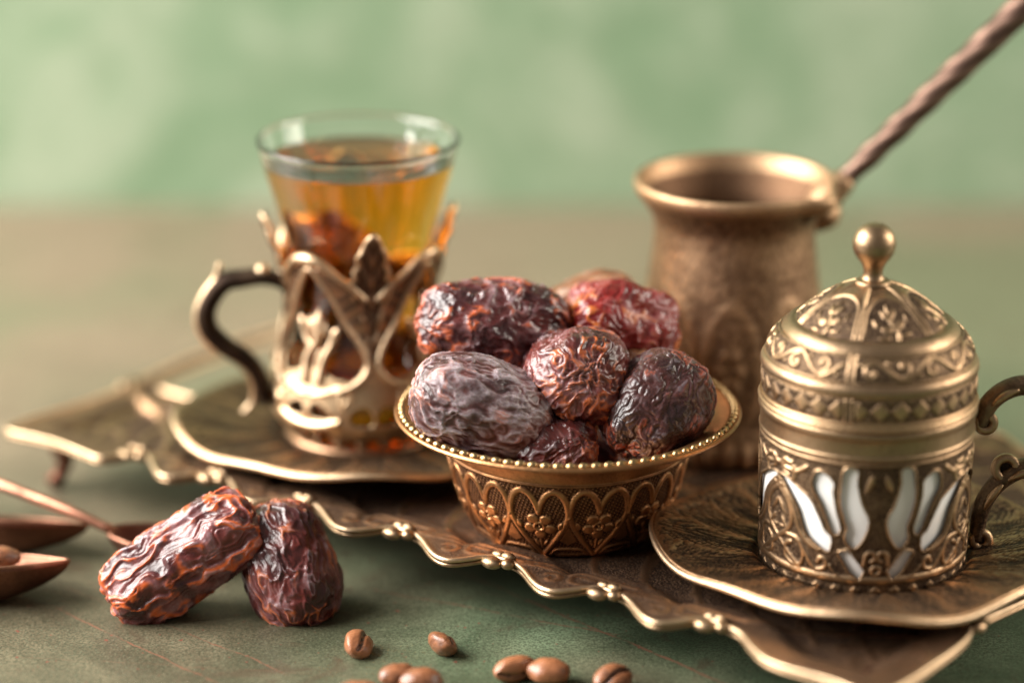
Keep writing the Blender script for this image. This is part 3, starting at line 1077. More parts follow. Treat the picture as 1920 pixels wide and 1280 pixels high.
# ------------------------------------------------------------------ coffee beans
def bean_data(seed):
    nu, nv = 48, 30
    t = np.linspace(0.03, math.pi - .03, nv)
    a = np.linspace(0, 2 * math.pi, nu, endpoint=False)
    A, T = np.meshgrid(a, t)
    X, Y, Z = np.cos(T), np.sin(T) * np.cos(A), np.sin(T) * np.sin(A)
    P3 = np.stack([X, Y, Z], -1).reshape(-1, 3)
    h = noise(P3 * 1.6, seed) * .08
    kk = random.Random(seed * 3)
    x, y, z = P3[:, 0] * .0051 * kk.uniform(.92, 1.1), P3[:, 1] * .0037 * kk.uniform(.9, 1.08), P3[:, 2] * .0031 * kk.uniform(.92, 1.1)
    z = z - .0005 * (P3[:, 0] ** 2) * kk.uniform(-.5, 1)
    # one side is flattened and split by a wavy furrow
    top = z > 0
    z = np.where(top, z * .72, z)
    line = .00045 * np.sin(x * 620 + seed)
    g = np.exp(-((y - line) / .00042) ** 2) * sstep(-.2, .6, P3[:, 2]) * sstep(1.0, .8, np.abs(P3[:, 0]))
    z = z - g * .0011
    V = np.stack([x, y, z], 1) * (1 + h)[:, None]
    return V, grid_faces(nu, nv).reshape(-1, 4), 0.72 - .75 * np.clip(g * 1.3, 0, 1) + .9 * np.clip(g - .82, 0, 1) / .18 + .2 * noise(P3 * 3, seed + 1) + kk.uniform(-.16, .12)


def bean(px, py, rot, label, seed, z=.0026, sc=1.0, on=None):
    V, F, tn = bean_data(seed)
    p = on_z(px, py, z) if on is None else on
    o = mesh_from('coffee_bean', V, F, M['coffee'], None, {'tone': tn})
    o.location = p
    o.rotation_euler = rot
    o.scale = (sc * 1.10,) * 3
    return tag(o, label, 'coffee bean', 'roasted coffee beans')


bean(674, 1205, (rad(38), 0, rad(78)), 'lone coffee bean with its furrow upright, beside the dates on the table', 1, .0034, 1.12)
bean(831, 1204, (rad(42), rad(14), rad(112)), 'lone coffee bean with slanting furrow on the green tabletop', 2, .0034, 1.05)
bean(745, 1266, (rad(200), 0, rad(25)), 'rounded coffee bean behind its twin in a touching pair', 3, .0030, 1.0)
bean(790, 1276, (rad(185), 0, rad(10)), 'rounded coffee bean in front of its twin in a touching pair', 4, .0030, 1.1)
bean(966, 1254, (rad(100), 0, rad(28)), 'coffee bean standing on edge with dark flat face, touching a rounded bean', 5, .0034, 1.1)
bean(1029, 1259, (rad(180), 0, rad(-6)), 'rounded glossy coffee bean touching the one that stands on edge', 6, .0034, 1.2)
bean(1150, 1273, (rad(35), rad(-10), rad(35)), 'coffee bean with dark furrow, the one closest to the tray edge', 7, .0034, 1.15)
bean(672, 1297, (rad(180), 0, rad(5)), 'coffee bean lying farthest from the bowl, mostly cut off from view', 8, .0030, 1.0)

# ------------------------------------------------------------------ spoons
def spoon(label, tip, root, width, depth, handle, roll=0.0, rings=False):
    """pointed leaf-shaped bowl from root to tip (world points of the rim), then a handle polyline"""
    rt = thing('spoon', label, 'spoon', (0, 0, 0), group='small copper spoons')
    tip, root = np.array(tip, float), np.array(root, float)
    d = tip - root
    L = np.linalg.norm(d)
    d /= L
    up = np.array([0, 0, 1.0])
    side = np.cross(d, up)
    side /= np.linalg.norm(side)
    upn = np.cross(side, d)
    side, upn = side * math.cos(roll) + upn * math.sin(roll), upn * math.cos(roll) - side * math.sin(roll)
    ns, nw = 48, 25
    s = np.linspace(0, 1, ns)
    wd = width / 2 * (np.sin(math.pi * np.clip(s * .86 + .07, 0, 1)) ** .75) * (1 - s ** 7) ** .8
    wd[-1] = 0.0002
    k = np.linspace(-1, 1, nw)
    S, K = np.meshgrid(s, k, indexing='ij')
    Wd = wd[:, None] * K
    dep = depth * (np.sin(math.pi * np.clip(s, 0, 1) ** .8) ** .6)[:, None] * (1 - np.abs(K) ** 2.4)
    V = root + d * (S * L)[..., None] + side * Wd[..., None] - upn * dep[..., None]
    V = V.reshape(-1, 3)
    lift = np.array([0, 0, .0006 - V[:, 2].min()])
    V = V + lift
    root = root + lift
    o = mesh_from('spoon_bowl', V, grid_faces(nw, ns, False).reshape(-1, 4), M['copper'], rt)
    so = o.modifiers.new('thick', 'SOLIDIFY')
    so.thickness = .0009
    so.offset = 0
    G = V.reshape(ns, nw, 3)
    edge = np.vstack([G[:, 0], G[::-1, -1]])
    tube('bowl_rim', edge[::2], .0005, M['copper_rim'], o, 8, closed=True, caps=False)
    hpts = curve([root - d * .0 + upn * .0002] + [np.array(h) for h in handle], 8)
    n = len(hpts)
    tt = np.linspace(0, 1, n)
    tube('handle', hpts, .0016 + .0006 * tt + .0008 * (tt > .93), M['copper_rim'], rt, 10)
    if rings:
        for f, kk in ((.30, -.62), (.55, -.66)):
            i, j = int(f * ns), int((kk + 1) / 2 * nw)
            c = G[i, j]
            nrm = np.cross(G[i + 1, j] - G[i, j], G[i, j + 1] - G[i, j])
            nrm /= np.linalg.norm(nrm)
            if nrm[2] > 0:
                nrm = -nrm
            t1 = d - nrm * (d @ nrm)
            t1 /= np.linalg.norm(t1)
            t2 = np.cross(nrm, t1)
            a = np.linspace(0, 2 * math.pi, 24, endpoint=False)
            pts = c + nrm * .0006 + .0030 * (np.cos(a)[:, None] * t1 + .7 * np.sin(a)[:, None] * t2)
            tube('ornament', pts, .0005, M['copper'], o, 8, closed=True, caps=False)
    return rt


tip2 = on_z(130, 1050, .0122)
root2 = tip2 + np.array([-.050, -.003, .0004])
spoon('copper spoon with a coffee bean in its bowl and ring ornaments outside', tip2, root2, .027, .0118, [root2 + [-.010, .001, .003], root2 + [-.04, .003, .008], root2 + [-.085, .006, .004], root2 + [-.095, .006, .0015 - root2[2]]], roll=rad(14), rings=True)
bean(0, 0, (rad(180), rad(5), rad(30)), 'coffee bean lying inside the bowl of a copper spoon', 9, sc=1.0, on=tuple(on_y(4, 1046, tip2[1] + .002)))
tip1 = on_z(166, 982, .0108)
root1 = tip1 + np.array([-.052, .006, .0012])
spoon('empty dark copper spoon with pointed bowl beneath another spoon handle', tip1, root1, .026, .0106, [root1 + [-.010, .002, .003], root1 + [-.04, .008, .007], root1 + [-.085, .016, .003], root1 + [-.095, .017, .0015 - root1[2]]], roll=rad(20))
root3 = on_z(207, 983, .0135)
tip3 = root3 + np.array([.040, -.006, -.0035])
h3 = [on_z(120, 953, .0165), on_z(0, 908, .0190), on_z(-150, 852, .0200), on_z(-300, 800, .0180)]
spoon('copper spoon whose long bare handle crosses over the dark spoon bowl', tip3, root3, .022, .0095, h3)

# ------------------------------------------------------------------ tea glass, tea and its holder
g_out = curve([(.0002, .0262), (.0150, .0262), (.0212, .0275), (.0256, .0320), (.0275, .0380), (.0266, .0450), (.0238, .0540), (.0210, .0630), (.0202, .0690), (.0207, .0770), (.0225, .0860), (.0253, .0970), (.0284, .1075), (.0309, .1160), (.0325, .1222)], 6)
g_in = [(max(r - .0016, .0001), z + (.0024 if r < .02 and z < .028 else 0)) for r, z in g_out if z > .0263]
g_in = [(.0001, .0290), (.0140, .0290)] + [p for p in g_in if p[1] > .0300]
gp = np.vstack([g_out[:-1], curve([(.03245, .1219), (.03275, .1225), (.0326, .1231), (.0321, .1234), (.0315, .1232), (.0310, .1226), (.0308, .1219)], 4), np.array(g_in)[::-1][1:]])
glass = lathe('tea_glass', gp, 128, M['glass'], None, loc=(TEA[0], TEA[1], 0))
tag(glass, 'clear flared tea glass standing in the ornate brass holder', 'tea glass')
TEA_TOP = .1162
gi = np.array(g_in)
ins = gi[gi[:, 1] < TEA_TOP]
rt_ = np.interp(TEA_TOP, gi[:, 1], gi[:, 0])
tp_ = np.vstack([[(.0001, .0288)], ins[1:] + [.00025, 0], [(rt_ + .00025, TEA_TOP), (rt_ - .0012, TEA_TOP - .0005), (rt_ - .003, TEA_TOP - .0007), (.0001, TEA_TOP - .0007)]])
tea = lathe('tea', tp_, 128, M['tea'], None, loc=(TEA[0], TEA[1], 0))
tag(tea, 'amber tea filling the clear glass', 'tea')

HR = [(.0262, .0232), (.0305, .0282), (.0320, .0292), (.0345, .0302), (.0400, .0302), (.0450, .0290), (.0540, .0260), (.0630, .0237), (.0690, .0232), (.0770, .0236), (.0860, .0256), (.0970, .0282)]


def hr(z):
    return float(np.interp(z, [a for a, b in HR], [b for a, b in HR]))


holder = thing('glass_holder', 'openwork brass tea glass holder with leaves, tulip panels and curled handle', 'glass holder', (TEA[0], TEA[1], 0))
PC = rad(-34)          # centre of the panel that shows most
PER = math.pi / 2


def hc(cx, cy, dr=0.0):
    """crop pixel of the holder -> (angle from panel centre, z)"""
    th, z = on_turned(350 + cx / 2.56, 400 + cy / 2.56, TEA, hr)
    return th - PC, z


def wrap(pts, base, dr=.0006):
    pts = np.asarray(pts, float)
    out = []
    for t, z in pts:
        r = hr(z) + dr
        out.append((r * math.sin(base + t), -r * math.cos(base + t), z))
    return np.array(out)


zs = lambda cy: hc(640, cy)[1]
z_apex, z_wide, z_low = zs(268), zs(690), zs(800)
HW = rad(41)
loop_r = [(0, z_apex), (HW * .22, zs(330)), (HW * .45, zs(420)), (HW * .62, zs(510)), (HW * .88, zs(610)), (HW, zs(690)), (HW * .95, zs(760)), (HW * .74, zs(815)), (HW * .50, zs(845))]
loop_l = [(-a, z) for a, z in loop_r]
loop = curve(loop_l[::-1] + loop_r[1:], 8)
crest_r = [(0, zs(222)), (rad(10), zs(235)), (rad(20), zs(285)), (rad(30), zs(330)), (rad(41), zs(400))]
crest = curve([(-a, z) for a, z in crest_r[::-1]] + crest_r[1:], 8)
# lower shell with two fan-shaped holes per panel
ztop, zbot = zs(790), .0285
SH = Relief(-45, 45, zbot * 1000, ztop * 1000 + 4, 6, True)
for sg in (-1, 1):
    SH.cut(curve([(sg * 3, zs(985) * 1000), (sg * 3, zs(930) * 1000), (sg * 8, zs(915) * 1000), (sg * 15, zs(950) * 1000), (sg * 17, zs(985) * 1000)], 4, True))
    SH.cut(curve([(sg * 3, zs(1085) * 1000), (sg * 3, zs(1045) * 1000), (sg * 14, zs(1045) * 1000), (sg * 13, zs(1085) * 1000)], 4, True))
    SH.cut(curve([(sg * 31, zs(1010) * 1000), (sg * 30, zs(950) * 1000), (sg * 38, zs(920) * 1000), (sg * 43, zs(950) * 1000), (sg * 43, zs(1010) * 1000)], 4, True))
    SH.stroke(spiral(sg * 26, zs(890) * 1000, 4.5, 1, 0, sg * 6), 1.0, 1)
    SH.stroke(curve([(sg * 2, zs(880) * 1000), (sg * 14, zs(860) * 1000), (sg * 22, zs(830) * 1000)]), .8, .9)
SH.stroke(curve([(-22, zs(1000) * 1000), (-12, zs(1022) * 1000), (0, zs(1030) * 1000), (12, zs(1022) * 1000), (22, zs(1000) * 1000)]), 1.5, 1.3)


def shx(TH):
    return (np.degrees(TH - PC) + 45) % 90 - 45


def sh_top(x):
    # upper edge of the shell dips below the loop openings
    return np.interp(np.abs(x), [0, 6, 18, 30, 36, 45], [zs(745), zs(748), zs(790), zs(800), zs(770), zs(640)])


sh_prof = [(hr(z), z) for z in np.linspace(zbot, zs(630), 90)]
lathe('shell', sh_prof, 480, M['edge_relief'], holder,
      lambda TH, S, R, Z: ((lambda h: (h * .0007, .70 + .4 * h))(SH.sample(shx(TH), np.clip(Z * 1000, SH.y0, SH.y1)) * (Z * 1000 < SH.y1))),  # base tone raised to paint in window light the shell reflects
      hole=lambda TH, S, R, Z: (Z > sh_top(shx(TH))) | (SH.sample(shx(TH), np.clip(Z * 1000, SH.y0, SH.y1), SH.hole) > 0) & (Z * 1000 < SH.y1 - .2), wall=.0012)
leaf_o = [(880, 85), (905, 130), (945, 190), (960, 250), (1000, 290), (985, 340), (1010, 300), (1040, 330), (1000, 430), (955, 500), (930, 570), (915, 640)]


def leaf_mesh(base):
    """pointed lobed leaf standing against the glass between two panels"""
    zt, zb = zs(85), zs(640)
    n, k = 46, 17
    s = np.linspace(0, 1, n)
    z = zb + (zt - zb) * s
    half_w = np.interp(s, [0, .12, .28, .45, .56, .60, .66, .70, .80, .86, .94, 1.0], [2.0, 3.5, 7.0, 13.0, 16.5, 10.5, 12.5, 9.0, 9.5, 6.0, 4.0, .3])
    u = np.linspace(-1, 1, k)
    V = []
    tn = []
    for i in range(n):
        for j in range(k):
            a = base + rad(half_w[i] * u[j])
            lean = .0048 * max(0, s[i] - .45) ** 1.5
            r = hr(z[i]) + .0009 + lean + .0008 * (1 - abs(u[j])) + .0006 * math.cos(abs(u[j]) * 9 - s[i] * 34)
            V.append((r * math.sin(a), -r * math.cos(a), z[i]))
            tn.append(.22 + .4 * (abs(u[j]) > .85) + .35 * (abs(u[j]) < .12) + .2 * math.cos(abs(u[j]) * 9 - s[i] * 34))
    o = mesh_from('leaf', V, grid_faces(k, n, False).reshape(-1, 4), M['bronze'], holder, {'tone': tn})
    sm = o.modifiers.new('thick', 'SOLIDIFY')
    sm.thickness = .0010
    G = np.array(V).reshape(n, k, 3)
    tube('leaf_edge', np.vstack([G[:, 0], G[::-1, -1]])[::2], .00075, M['edge'], o, 8)
    return o


for q in range(4):
    base = PC + q * PER
    tube('panel_frame', wrap(loop, base, .0012), .0010, M['edge'], holder, 10)
    rc = .0010 + .0009 * np.exp(-((np.linspace(-1, 1, len(crest))) / .35) ** 2)
    tube('crest', wrap(crest, base, .0016), rc, M['edge'], holder, 10)
    leaf_mesh(base + PER / 2)
    # web of metal between frame and leaf
    web = []
    for sg in (-1, 1):
        w_in = curve([(sg * a, z) for a, z in loop_r[:6]], 6)
        w_out = curve([(sg * a, z) for a, z in [(rad(12), zs(245)), (rad(24), zs(300)), (rad(34), zs(360)), (rad(40), zs(450)), (rad(43.5), zs(560)), (rad(44.8), zs(690))]], 6)
        A_, B_ = wrap(w_in, base, .0008), wrap(w_out, base, .0010)
        n = len(A_)
        rows = np.concatenate([A_[:, None], (.67 * A_ + .33 * B_)[:, None], (.33 * A_ + .67 * B_)[:, None], B_[:, None]], 1).reshape(-1, 3)
        web.append((rows, grid_faces(4, n, False).reshape(-1, 4)))
    wv, wf = join_data(web)
    wo = mesh_from('web', wv, wf, M['bronze'], holder, {'tone': .35 + .4 * (np.sin(wv[:, 2] * 4200) > .2)})
    ws = wo.modifiers.new('thick', 'SOLIDIFY')
    ws.thickness = .001
    # tulip motif in the opening
    parts = []
    for line, rr_ in [([(-.06, zs(820)), (-.08, zs(700)), (.02, zs(620)), (.05, zs(560))], .0014),
                      ([(.12, zs(820)), (.16, zs(700)), (.24, zs(630)), (.30, zs(555))], .0013),
                      ([(-.02, zs(640)), (-.14, zs(600)), (-.24, zs(525))], .0011),
                      ([(.10, zs(800)), (.08, zs(700)), (.13, zs(650))], .0009)]:
        c_ = curve(line, 8)
        parts.append(tube_data(wrap(c_, base, .0008), np.linspace(rr_, rr_ * 1.05, len(c_)), 8))
    for a0, z0, a1, z1, w_ in [(.03, zs(600), .06, zs(465), .0026), (-.02, zs(590), -.10, zs(500), .0017), (.10, zs(590), .17, zs(520), .0015), (.26, zs(600), .33, zs(535), .0018), (-.2, zs(560), -.28, zs(505), .0014)]:
        c_ = curve([(a0, z0), ((a0 + a1) / 2, (z0 + z1) / 2), (a1, z1)], 6)
        prof_ = w_ * np.sin(np.linspace(.25, math.pi * .97, len(c_)))
        nrm = (math.sin(base), -math.cos(base), 0)
        parts.append(tube_data(wrap(c_, base, .0010), prof_, 10, flat=(nrm, .5)))
    mv, mf = join_data(parts)
    mesh_from('tulip_motif', mv, mf, M['edge'], holder)
    # little ball feet between shell and base
    for k in range(5):
        a = base + rad(-36 + k * 18)
        bo = mesh_from('ball_foot', *ball_data(.0019, 12, 8), M['brass_plain'], holder)
        bo.location = (.0236 * math.sin(a), -.0236 * math.cos(a), .0272)
base_prof = np.array([(.0001, .0222), (.0235, .0222), (.0252, .0228), (.0256, .0240), (.0250, .0252), (.0236, .0258), (.0200, .0260), (.0001, .0260)])
lathe('base', base_prof, 120, M['bronze'], holder)

# curled handle on the left
HY = TEA[1] - .006


def hx(px, py):
    p = on_y(px, py, HY)
    return (p[0] - TEA[0], p[1] - TEA[1], p[2])


main = curve([hx(548, 540), hx(520, 524), hx(490, 518), hx(455, 522), (hx(425, 527)), hx(402, 548), hx(386, 582), hx(392, 618), hx(422, 648), hx(455, 668), hx(481, 694), hx(492, 725), hx(500, 752)], 8)
n = len(main)
hmain = tube('handle', main, .0022 + .0012 * np.sin(np.linspace(0, math.pi, n)), M['dark_handle'], holder, 14, flat=((0, 1, 0), 1.35), tone=.3)
spine = curve([hx(412, 494), hx(405, 520), hx(385, 548), hx(372, 580), hx(374, 612), hx(396, 642), hx(430, 664), hx(462, 690), hx(476, 720), hx(474, 750), hx(456, 772)], 8)
tube('handle_spine', spine, .0008 + .0011 * np.sin(np.linspace(.35, math.pi - .25, len(spine))) ** 2 * .8, M['edge'], hmain, 12, flat=((0, 1, 0), 1.9))
bo = mesh_from('handle_knob', *ball_data(.0024, 14, 9, (1.0, 1.2, .9)), M['edge'], hmain)
bo.location = hx(492, 506)

# ------------------------------------------------------------------ coffee pot
POT = on_z(1367, 815, .0195)[:2]
pot = thing('coffee_pot', 'brass long-handled coffee pot with flared rim standing behind the bowl', 'coffee pot', (POT[0], POT[1], 0))


def pot_relief(TH, S, R, Z):
    zz_ = Z * 1000
    band = sstep(24, 28, zz_) * sstep(84, 78, zz_)
    x = (np.degrees(TH) + 25) % 40 - 20
    arch = .5 * np.exp(-((np.hypot(x * .5, (zz_ - 52) * .42) - 8.5) / 1.1) ** 2)
    pet = np.exp(-((np.hypot(x * .5, (zz_ - 52) * .5) - 3.0) / 1.2) ** 2) * (.6 + .4 * np.cos(np.arctan2(zz_ - 52, x * .8) * 6))
    flut = .5 + .5 * np.cos(np.radians(x) * 36)
    h = band * np.clip(arch + pet, 0, 1) + (1 - sstep(25, 29, zz_)) * flut * .9
    ham = noise(np.stack([np.sin(TH) * 22, np.cos(TH) * 22, zz_ * .55], -1).reshape(-1, 3), 3).reshape(TH.shape)
    return h * .0008 + ham * .00022, np.clip(.45 + h * .5 + ham * .3, 0, 1)


pp = curve([(.0300, .0194), (.0318, .0205), (.0326, .0235), (.0318, .0280), (.0306, .0330), (.0305, .0400), (.0302, .0500), (.0293, .0620), (.0280, .0740), (.0268, .0840), (.0262, .0905), (.0266, .0955), (.0290, .1000), (.0318, .1035)], 8)
lathe('body', pp, 330, M['pot'], pot, pot_relief, ns=130)
SP = rad(52)


def spouted(name, prof, mat, amount=.0045):
    # the inside is toned darker than the rubbed lip to subdue its bright reflection
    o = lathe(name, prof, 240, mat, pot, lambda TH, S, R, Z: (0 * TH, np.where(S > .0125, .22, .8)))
    me = o.data
    co_ = np.zeros(len(me.vertices) * 3, np.float32)
    me.vertices.foreach_get('co', co_)
    co_ = co_.reshape(-1, 3)
    th = np.arctan2(co_[:, 0], -co_[:, 1])
    k = np.exp(-((th - SP) / .20) ** 2) * sstep(.094, .106, co_[:, 2])
    co_[:, :2] *= (1 + k * amount / np.maximum(np.hypot(co_[:, 0], co_[:, 1]), .01))[:, None]
    co_[:, 2] -= k * .0008
    me.vertices.foreach_set('co', co_.ravel())
    me.update()
    return o


rimp = curve([(.0312, .1028), (.0325, .1045), (.0331, .1062), (.0330, .1078), (.0322, .1086), (.0311, .1083), (.0302, .1068), (.0280, .1010), (.0255, .0950), (.0250, .0905), (.0258, .0840), (.0272, .0720), (.0285, .0600), (.0292, .0450), (.0292, .0300), (.0280, .0225), (.0150, .0212), (.0002, .0210)], 6)
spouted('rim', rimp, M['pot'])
lathe('base', np.array([(.0002, .0193), (.026, .0193), (.0300, .0194)]), 90, M['pot'], pot)
# bracket and twisted handle rising to the right
hA = on_y(1545, 375, POT[1] + .004)
hB = on_y(1940, -20, POT[1] + .012)
hB2 = on_y(2180, -240, POT[1] + .016)
loc3 = lambda p: np.array(p) - np.array([POT[0], POT[1], 0])
pA, pB, pC = loc3(hA), loc3(hB), loc3(hB2)
dirh = (pC - pA) / np.linalg.norm(pC - pA)
sock = curve([(.0255, .003, .0930), (.0300, .0035, .0955), tuple(pA - dirh * .001), tuple(pA + dirh * .010)], 8)
tube('bracket', sock, np.interp(np.linspace(0, 1, len(sock)), [0, .3, .75, 1], [.0042, .0052, .0052, .0040]), M['pot'], pot, 14, flat=((0, 1, 0), 1.3), tone=.6)
# twisted square bar
Lh = float(np.linalg.norm(pC - (pA + dirh * .008)))
nseg = 220
s_ = np.linspace(0, 1, nseg)
ax_ = (pA + dirh * .008) + dirh * (s_ * Lh)[:, None]
n1_ = np.cross(dirh, [0, 1, 0])
n1_ /= np.linalg.norm(n1_)
n2_ = np.cross(dirh, n1_)
ang = np.linspace(0, 2 * math.pi, 16, endpoint=False)
V = []
for i in range(nseg):
    tw = s_[i] * Lh / .0125 * math.pi / 2 * sstep(.0, .03, s_[i])
    rb = np.interp(s_[i], [0, .1, .6, .9, 1], [.0032, .0037, .0048, .0054, .0042])
    for a in ang:
        sq = rb * (1 + .035 * math.cos(4 * a) + .05 * math.cos(s_[i] * Lh / .0021))
        V.append(ax_[i] + n1_ * sq * math.cos(a + tw) + n2_ * sq * math.sin(a + tw))
Ff = grid_faces(16, nseg).reshape(-1, 4).tolist() + [list(range(15, -1, -1)), [(nseg - 1) * 16 + k for k in range(16)]]
mesh_from('handle', V, Ff, M['twist'], pot, {'tone': np.tile(.5 + .3 * np.cos(4 * ang), nseg)})

# ------------------------------------------------------------------ coffee cup: metal sleeve, porcelain inside, lid
sleeve = thing('cup_holder', 'antique brass coffee cup sleeve pierced with tulips showing white porcelain', 'cup holder', (CUP[0], CUP[1], 0))


def cr_(z):
    return float(np.interp(z, [.022, .027, .064], [.0296, .0302, .0308]))


AX = on_turned(1646, 980, CUP, cr_)[0]      # mirror axis between the two tulips


def k2(cx, cy):
    th, z = on_turned(1400 + cx / 4.129, 820 + cy / 4.129, CUP, cr_)
    return (math.degrees(th - AX) * .0307 * math.pi / 180 * 1000, z * 1000)


CW = 120 * .0307 * math.pi / 180 * 1000 / 2
CR = Relief(-CW, CW, 22, 66, 11, True)


def both(pts):
    a = np.array([k2(*p) for p in pts])
    return [a, a * [-1, 1]]


petals = [[(275, 285), (330, 320), (420, 410), (490, 480), (530, 560), (570, 650), (600, 720), (645, 770), (632, 862), (590, 850), (520, 790), (462, 720), (430, 620), (400, 520), (350, 420), (305, 335)],
          [(530, 300), (570, 262), (660, 335), (662, 430), (682, 560), (716, 700), (690, 742), (660, 700), (620, 590), (570, 470), (524, 380)],
          [(752, 330), (775, 250), (852, 258), (846, 360), (880, 520), (932, 640), (902, 760), (830, 846), (774, 780), (790, 700), (760, 600), (738, 480)],
          [(722, 888), (782, 876), (893, 1032), (866, 1086), (800, 1032)]]
for pl in petals:
    for Q in both(pl):
        Qc = curve(Q, 4, True) if len(pl) > 6 else Q
        CR.cut(Qc)
        CR.stroke(Qc, .95, 1.0, True)
lines = [([(140, 845), (250, 755), (330, 690), (352, 590), (312, 450), (232, 330), (182, 230), (178, 130)], .85),
         ([(190, 100), (250, 170), (330, 235), (400, 255), (470, 225)], .75),
         ([(178, 130), (215, 110), (240, 150), (230, 205), (200, 215)], .6),
         ([(310, 735), (390, 775), (432, 860), (425, 960), (360, 968), (305, 900), (310, 815), (345, 800)], .8),
         ([(430, 840), (480, 935), (530, 1008), (600, 1005), (615, 950), (575, 925), (550, 955)], .75),
         ([(250, 285), (262, 330), (330, 440), (372, 560), (405, 690), (460, 790), (560, 870)], .7),
         ([(905, 985), (925, 905), (975, 890), (995, 935), (965, 960)], .65),
         ([(640, 985), (690, 1050), (760, 1080)], .4)]
for ln, w_ in lines:
    for Q in both(ln):
        CR.stroke(curve(Q, 6), w_, .95)
for a_, b_, w_ in [((185, 400), (170, 530), 1.0), ((262, 440), (195, 550), 1.1), ((240, 560), (180, 650), 1.0), ((262, 670), (195, 610), .8), ((130, 330), (200, 300), 1.0), ((990, 280), (905, 450), 1.25), ((350, 900), (300, 810), .9), ((470, 230), (380, 265), .8)]:
    pa, pb = np.array(k2(*a_)), np.array(k2(*b_))
    lf = leaf_poly(pa, pb, w_, .25)
    for Q in (lf, lf * [-1, 1]):
        CR.fill(Q, .85, .7)
rc0 = np.array(k2(1022, 1030))
CR.stroke(spiral(0, rc0[1], 1.25, 1.25, 0, 6.3), .62, 1)
z_ring = k2(1020, 1108)[1]
CR.stroke(np.array([(-CW, z_ring), (CW, z_ring)]), 1.25, 1.15)
zc0, zc1 = k2(1020, 205)[1], 65.5
CR.stroke(np.array([(-CW, zc0 - .6), (CW, zc0 - .6)]), .5, .8)
nd = 11
for k in range(nd):
    cx_ = -CW + (k + .5) * 2 * CW / nd
    zc = (z_ring + 22) / 2 - .4
    CR.fill(np.array([(cx_ - 2.4, zc), (cx_, zc + 2.0), (cx_ + 2.4, zc), (cx_, zc - 2.0)]), .9, .9)


def cup_relief(TH, S, R, Z):
    x = (np.degrees(TH - AX) + 60) % 120 - 60
    x = x * .0307 * math.pi / 180 * 1000
    y = np.clip(Z * 1000, 22.05, 65.9)
    h = CR.sample(x, y)
    hatch = ((np.sin(x * 7.5 + y * 4) * np.sin(y * 7.5 - x * 1.0)) > 0) * 1.0
    low = h < .18
    below = sstep(zc0 + .2, zc0 - .2, y)
    return (h * .00058 + low * hatch * .00016) * below, np.clip(np.where(y > zc0, .8, .12 + h * .72 + low * hatch * .30), 0, 1)


body_p = curve([(.0290, .0222), (.0296, .0228), (.0301, .0260), (.0305, .0400), (.0308, .0560), (.0308, zc0 / 1000)], 8)
collar = curve([(.0308, zc0 / 1000), (.0314, zc0 / 1000 + .0006), (.0315, zc0 / 1000 + .0014), (.0312, zc0 / 1000 + .0022), (.0312, .0690), (.0314, .0702), (.0318, .0710), (.0317, .0722), (.0312, .0728)], 6)
bp = resample(body_p, 170)
lathe('sleeve_wall', bp, 900, M['brass'], sleeve, cup_relief,
      hole=lambda TH, S, R, Z: CR.sample(((np.degrees(TH - AX) + 60) % 120 - 60) * .0307 * math.pi / 180 * 1000, np.clip(Z * 1000, 22.05, 65.9), CR.hole) > -.38, wall=.0008)
lathe('collar', np.vstack([collar, [(.0296, .0728), (.0290, .0715), (.0290, .066)]]), 200, M['brass_plain'], sleeve)
lathe('sleeve_base', np.array([(.0002, .0220), (.027, .0220), (.0290, .0222)]), 90, M['brass_plain'], sleeve)


def cup_handle():
    """two-part scrolled ear with dark-filled eyes on the right"""
    cy = CUP[1] + .004

    def q(px, py, dy=0.0):
        p = on_y(px, py, cy + dy)
        return (p[0] - CUP[0], p[1] - CUP[1], p[2])
    up_ = curve([q(1838, 795), q(1846, 770), q(1862, 748), q(1888, 730), q(1920, 722), q(1962, 728), q(1992, 752), q(2004, 790), q(1996, 832), q(1972, 858), q(1935, 872), q(1905, 882), q(1876, 900), q(1852, 928), q(1838, 960), q(1830, 1010)], 8)
    n_ = len(up_)
    w_ = np.interp(np.linspace(0, 1, n_), [0, .08, .3, .5, .7, .92, 1], [.0024, .0028, .0030, .0030, .0029, .0026, .0022])
    hd = tube('handle', up_, w_, M['brass'], sleeve, 14, flat=((0, 1, 0), 1.25), tone=.42)
    a_ = np.linspace(0, 2 * math.pi, 26, endpoint=False)
    for px, py, r_ in [(1848, 792, .0023), (1886, 878, .0031), (1839, 1012, .0023)]:
        c_ = np.array(q(px, py, -.0012))
        pts = c_ + r_ * (np.cos(a_)[:, None] * np.array([1, 0, 0]) + np.sin(a_)[:, None] * np.array([0, .15, 1]))
        tube('handle_eye', pts, .0015, M['brass'], hd, 10, closed=True, caps=False, tone=.7)
        eb = mesh_from('eye_shade', *ball_data(r_, 14, 8, (1, .5, 1)), M['dark_handle'], hd, {'tone': np.zeros(14 * 8)})  # dark ball inside the ring stands for the shade of a hole
        eb.location = c_ + np.array([0, .0012, 0])
    for i0, i1 in ((14, 30), (32, 46), (80, 94), (96, 110)):
        seg_ = up_[i0:i1] + np.array([0, -.0036, 0])
        tube('handle_relief', seg_, .0009 * np.sin(np.linspace(.2, math.pi - .2, len(seg_))) + .0003, M['brass'], hd, 8, tone=.8)


cup_handle()
pc_p = curve([(.0002, .0228), (.0230, .0229), (.0275, .0240), (.0292, .0280), (.0297, .0400), (.0299, .0600), (.0295, .0700), (.0289, .0722), (.0284, .0726), (.0278, .0720), (.0274, .0600), (.0270, .0300), (.0230, .0252), (.0002, .0250)], 6)
pcup = lathe('porcelain_cup', pc_p, 128, M['porcelain'], None, loc=(CUP[0], CUP[1], 0))
tag(pcup, 'white porcelain cup showing through the tulip openings of the brass sleeve', 'porcelain cup')

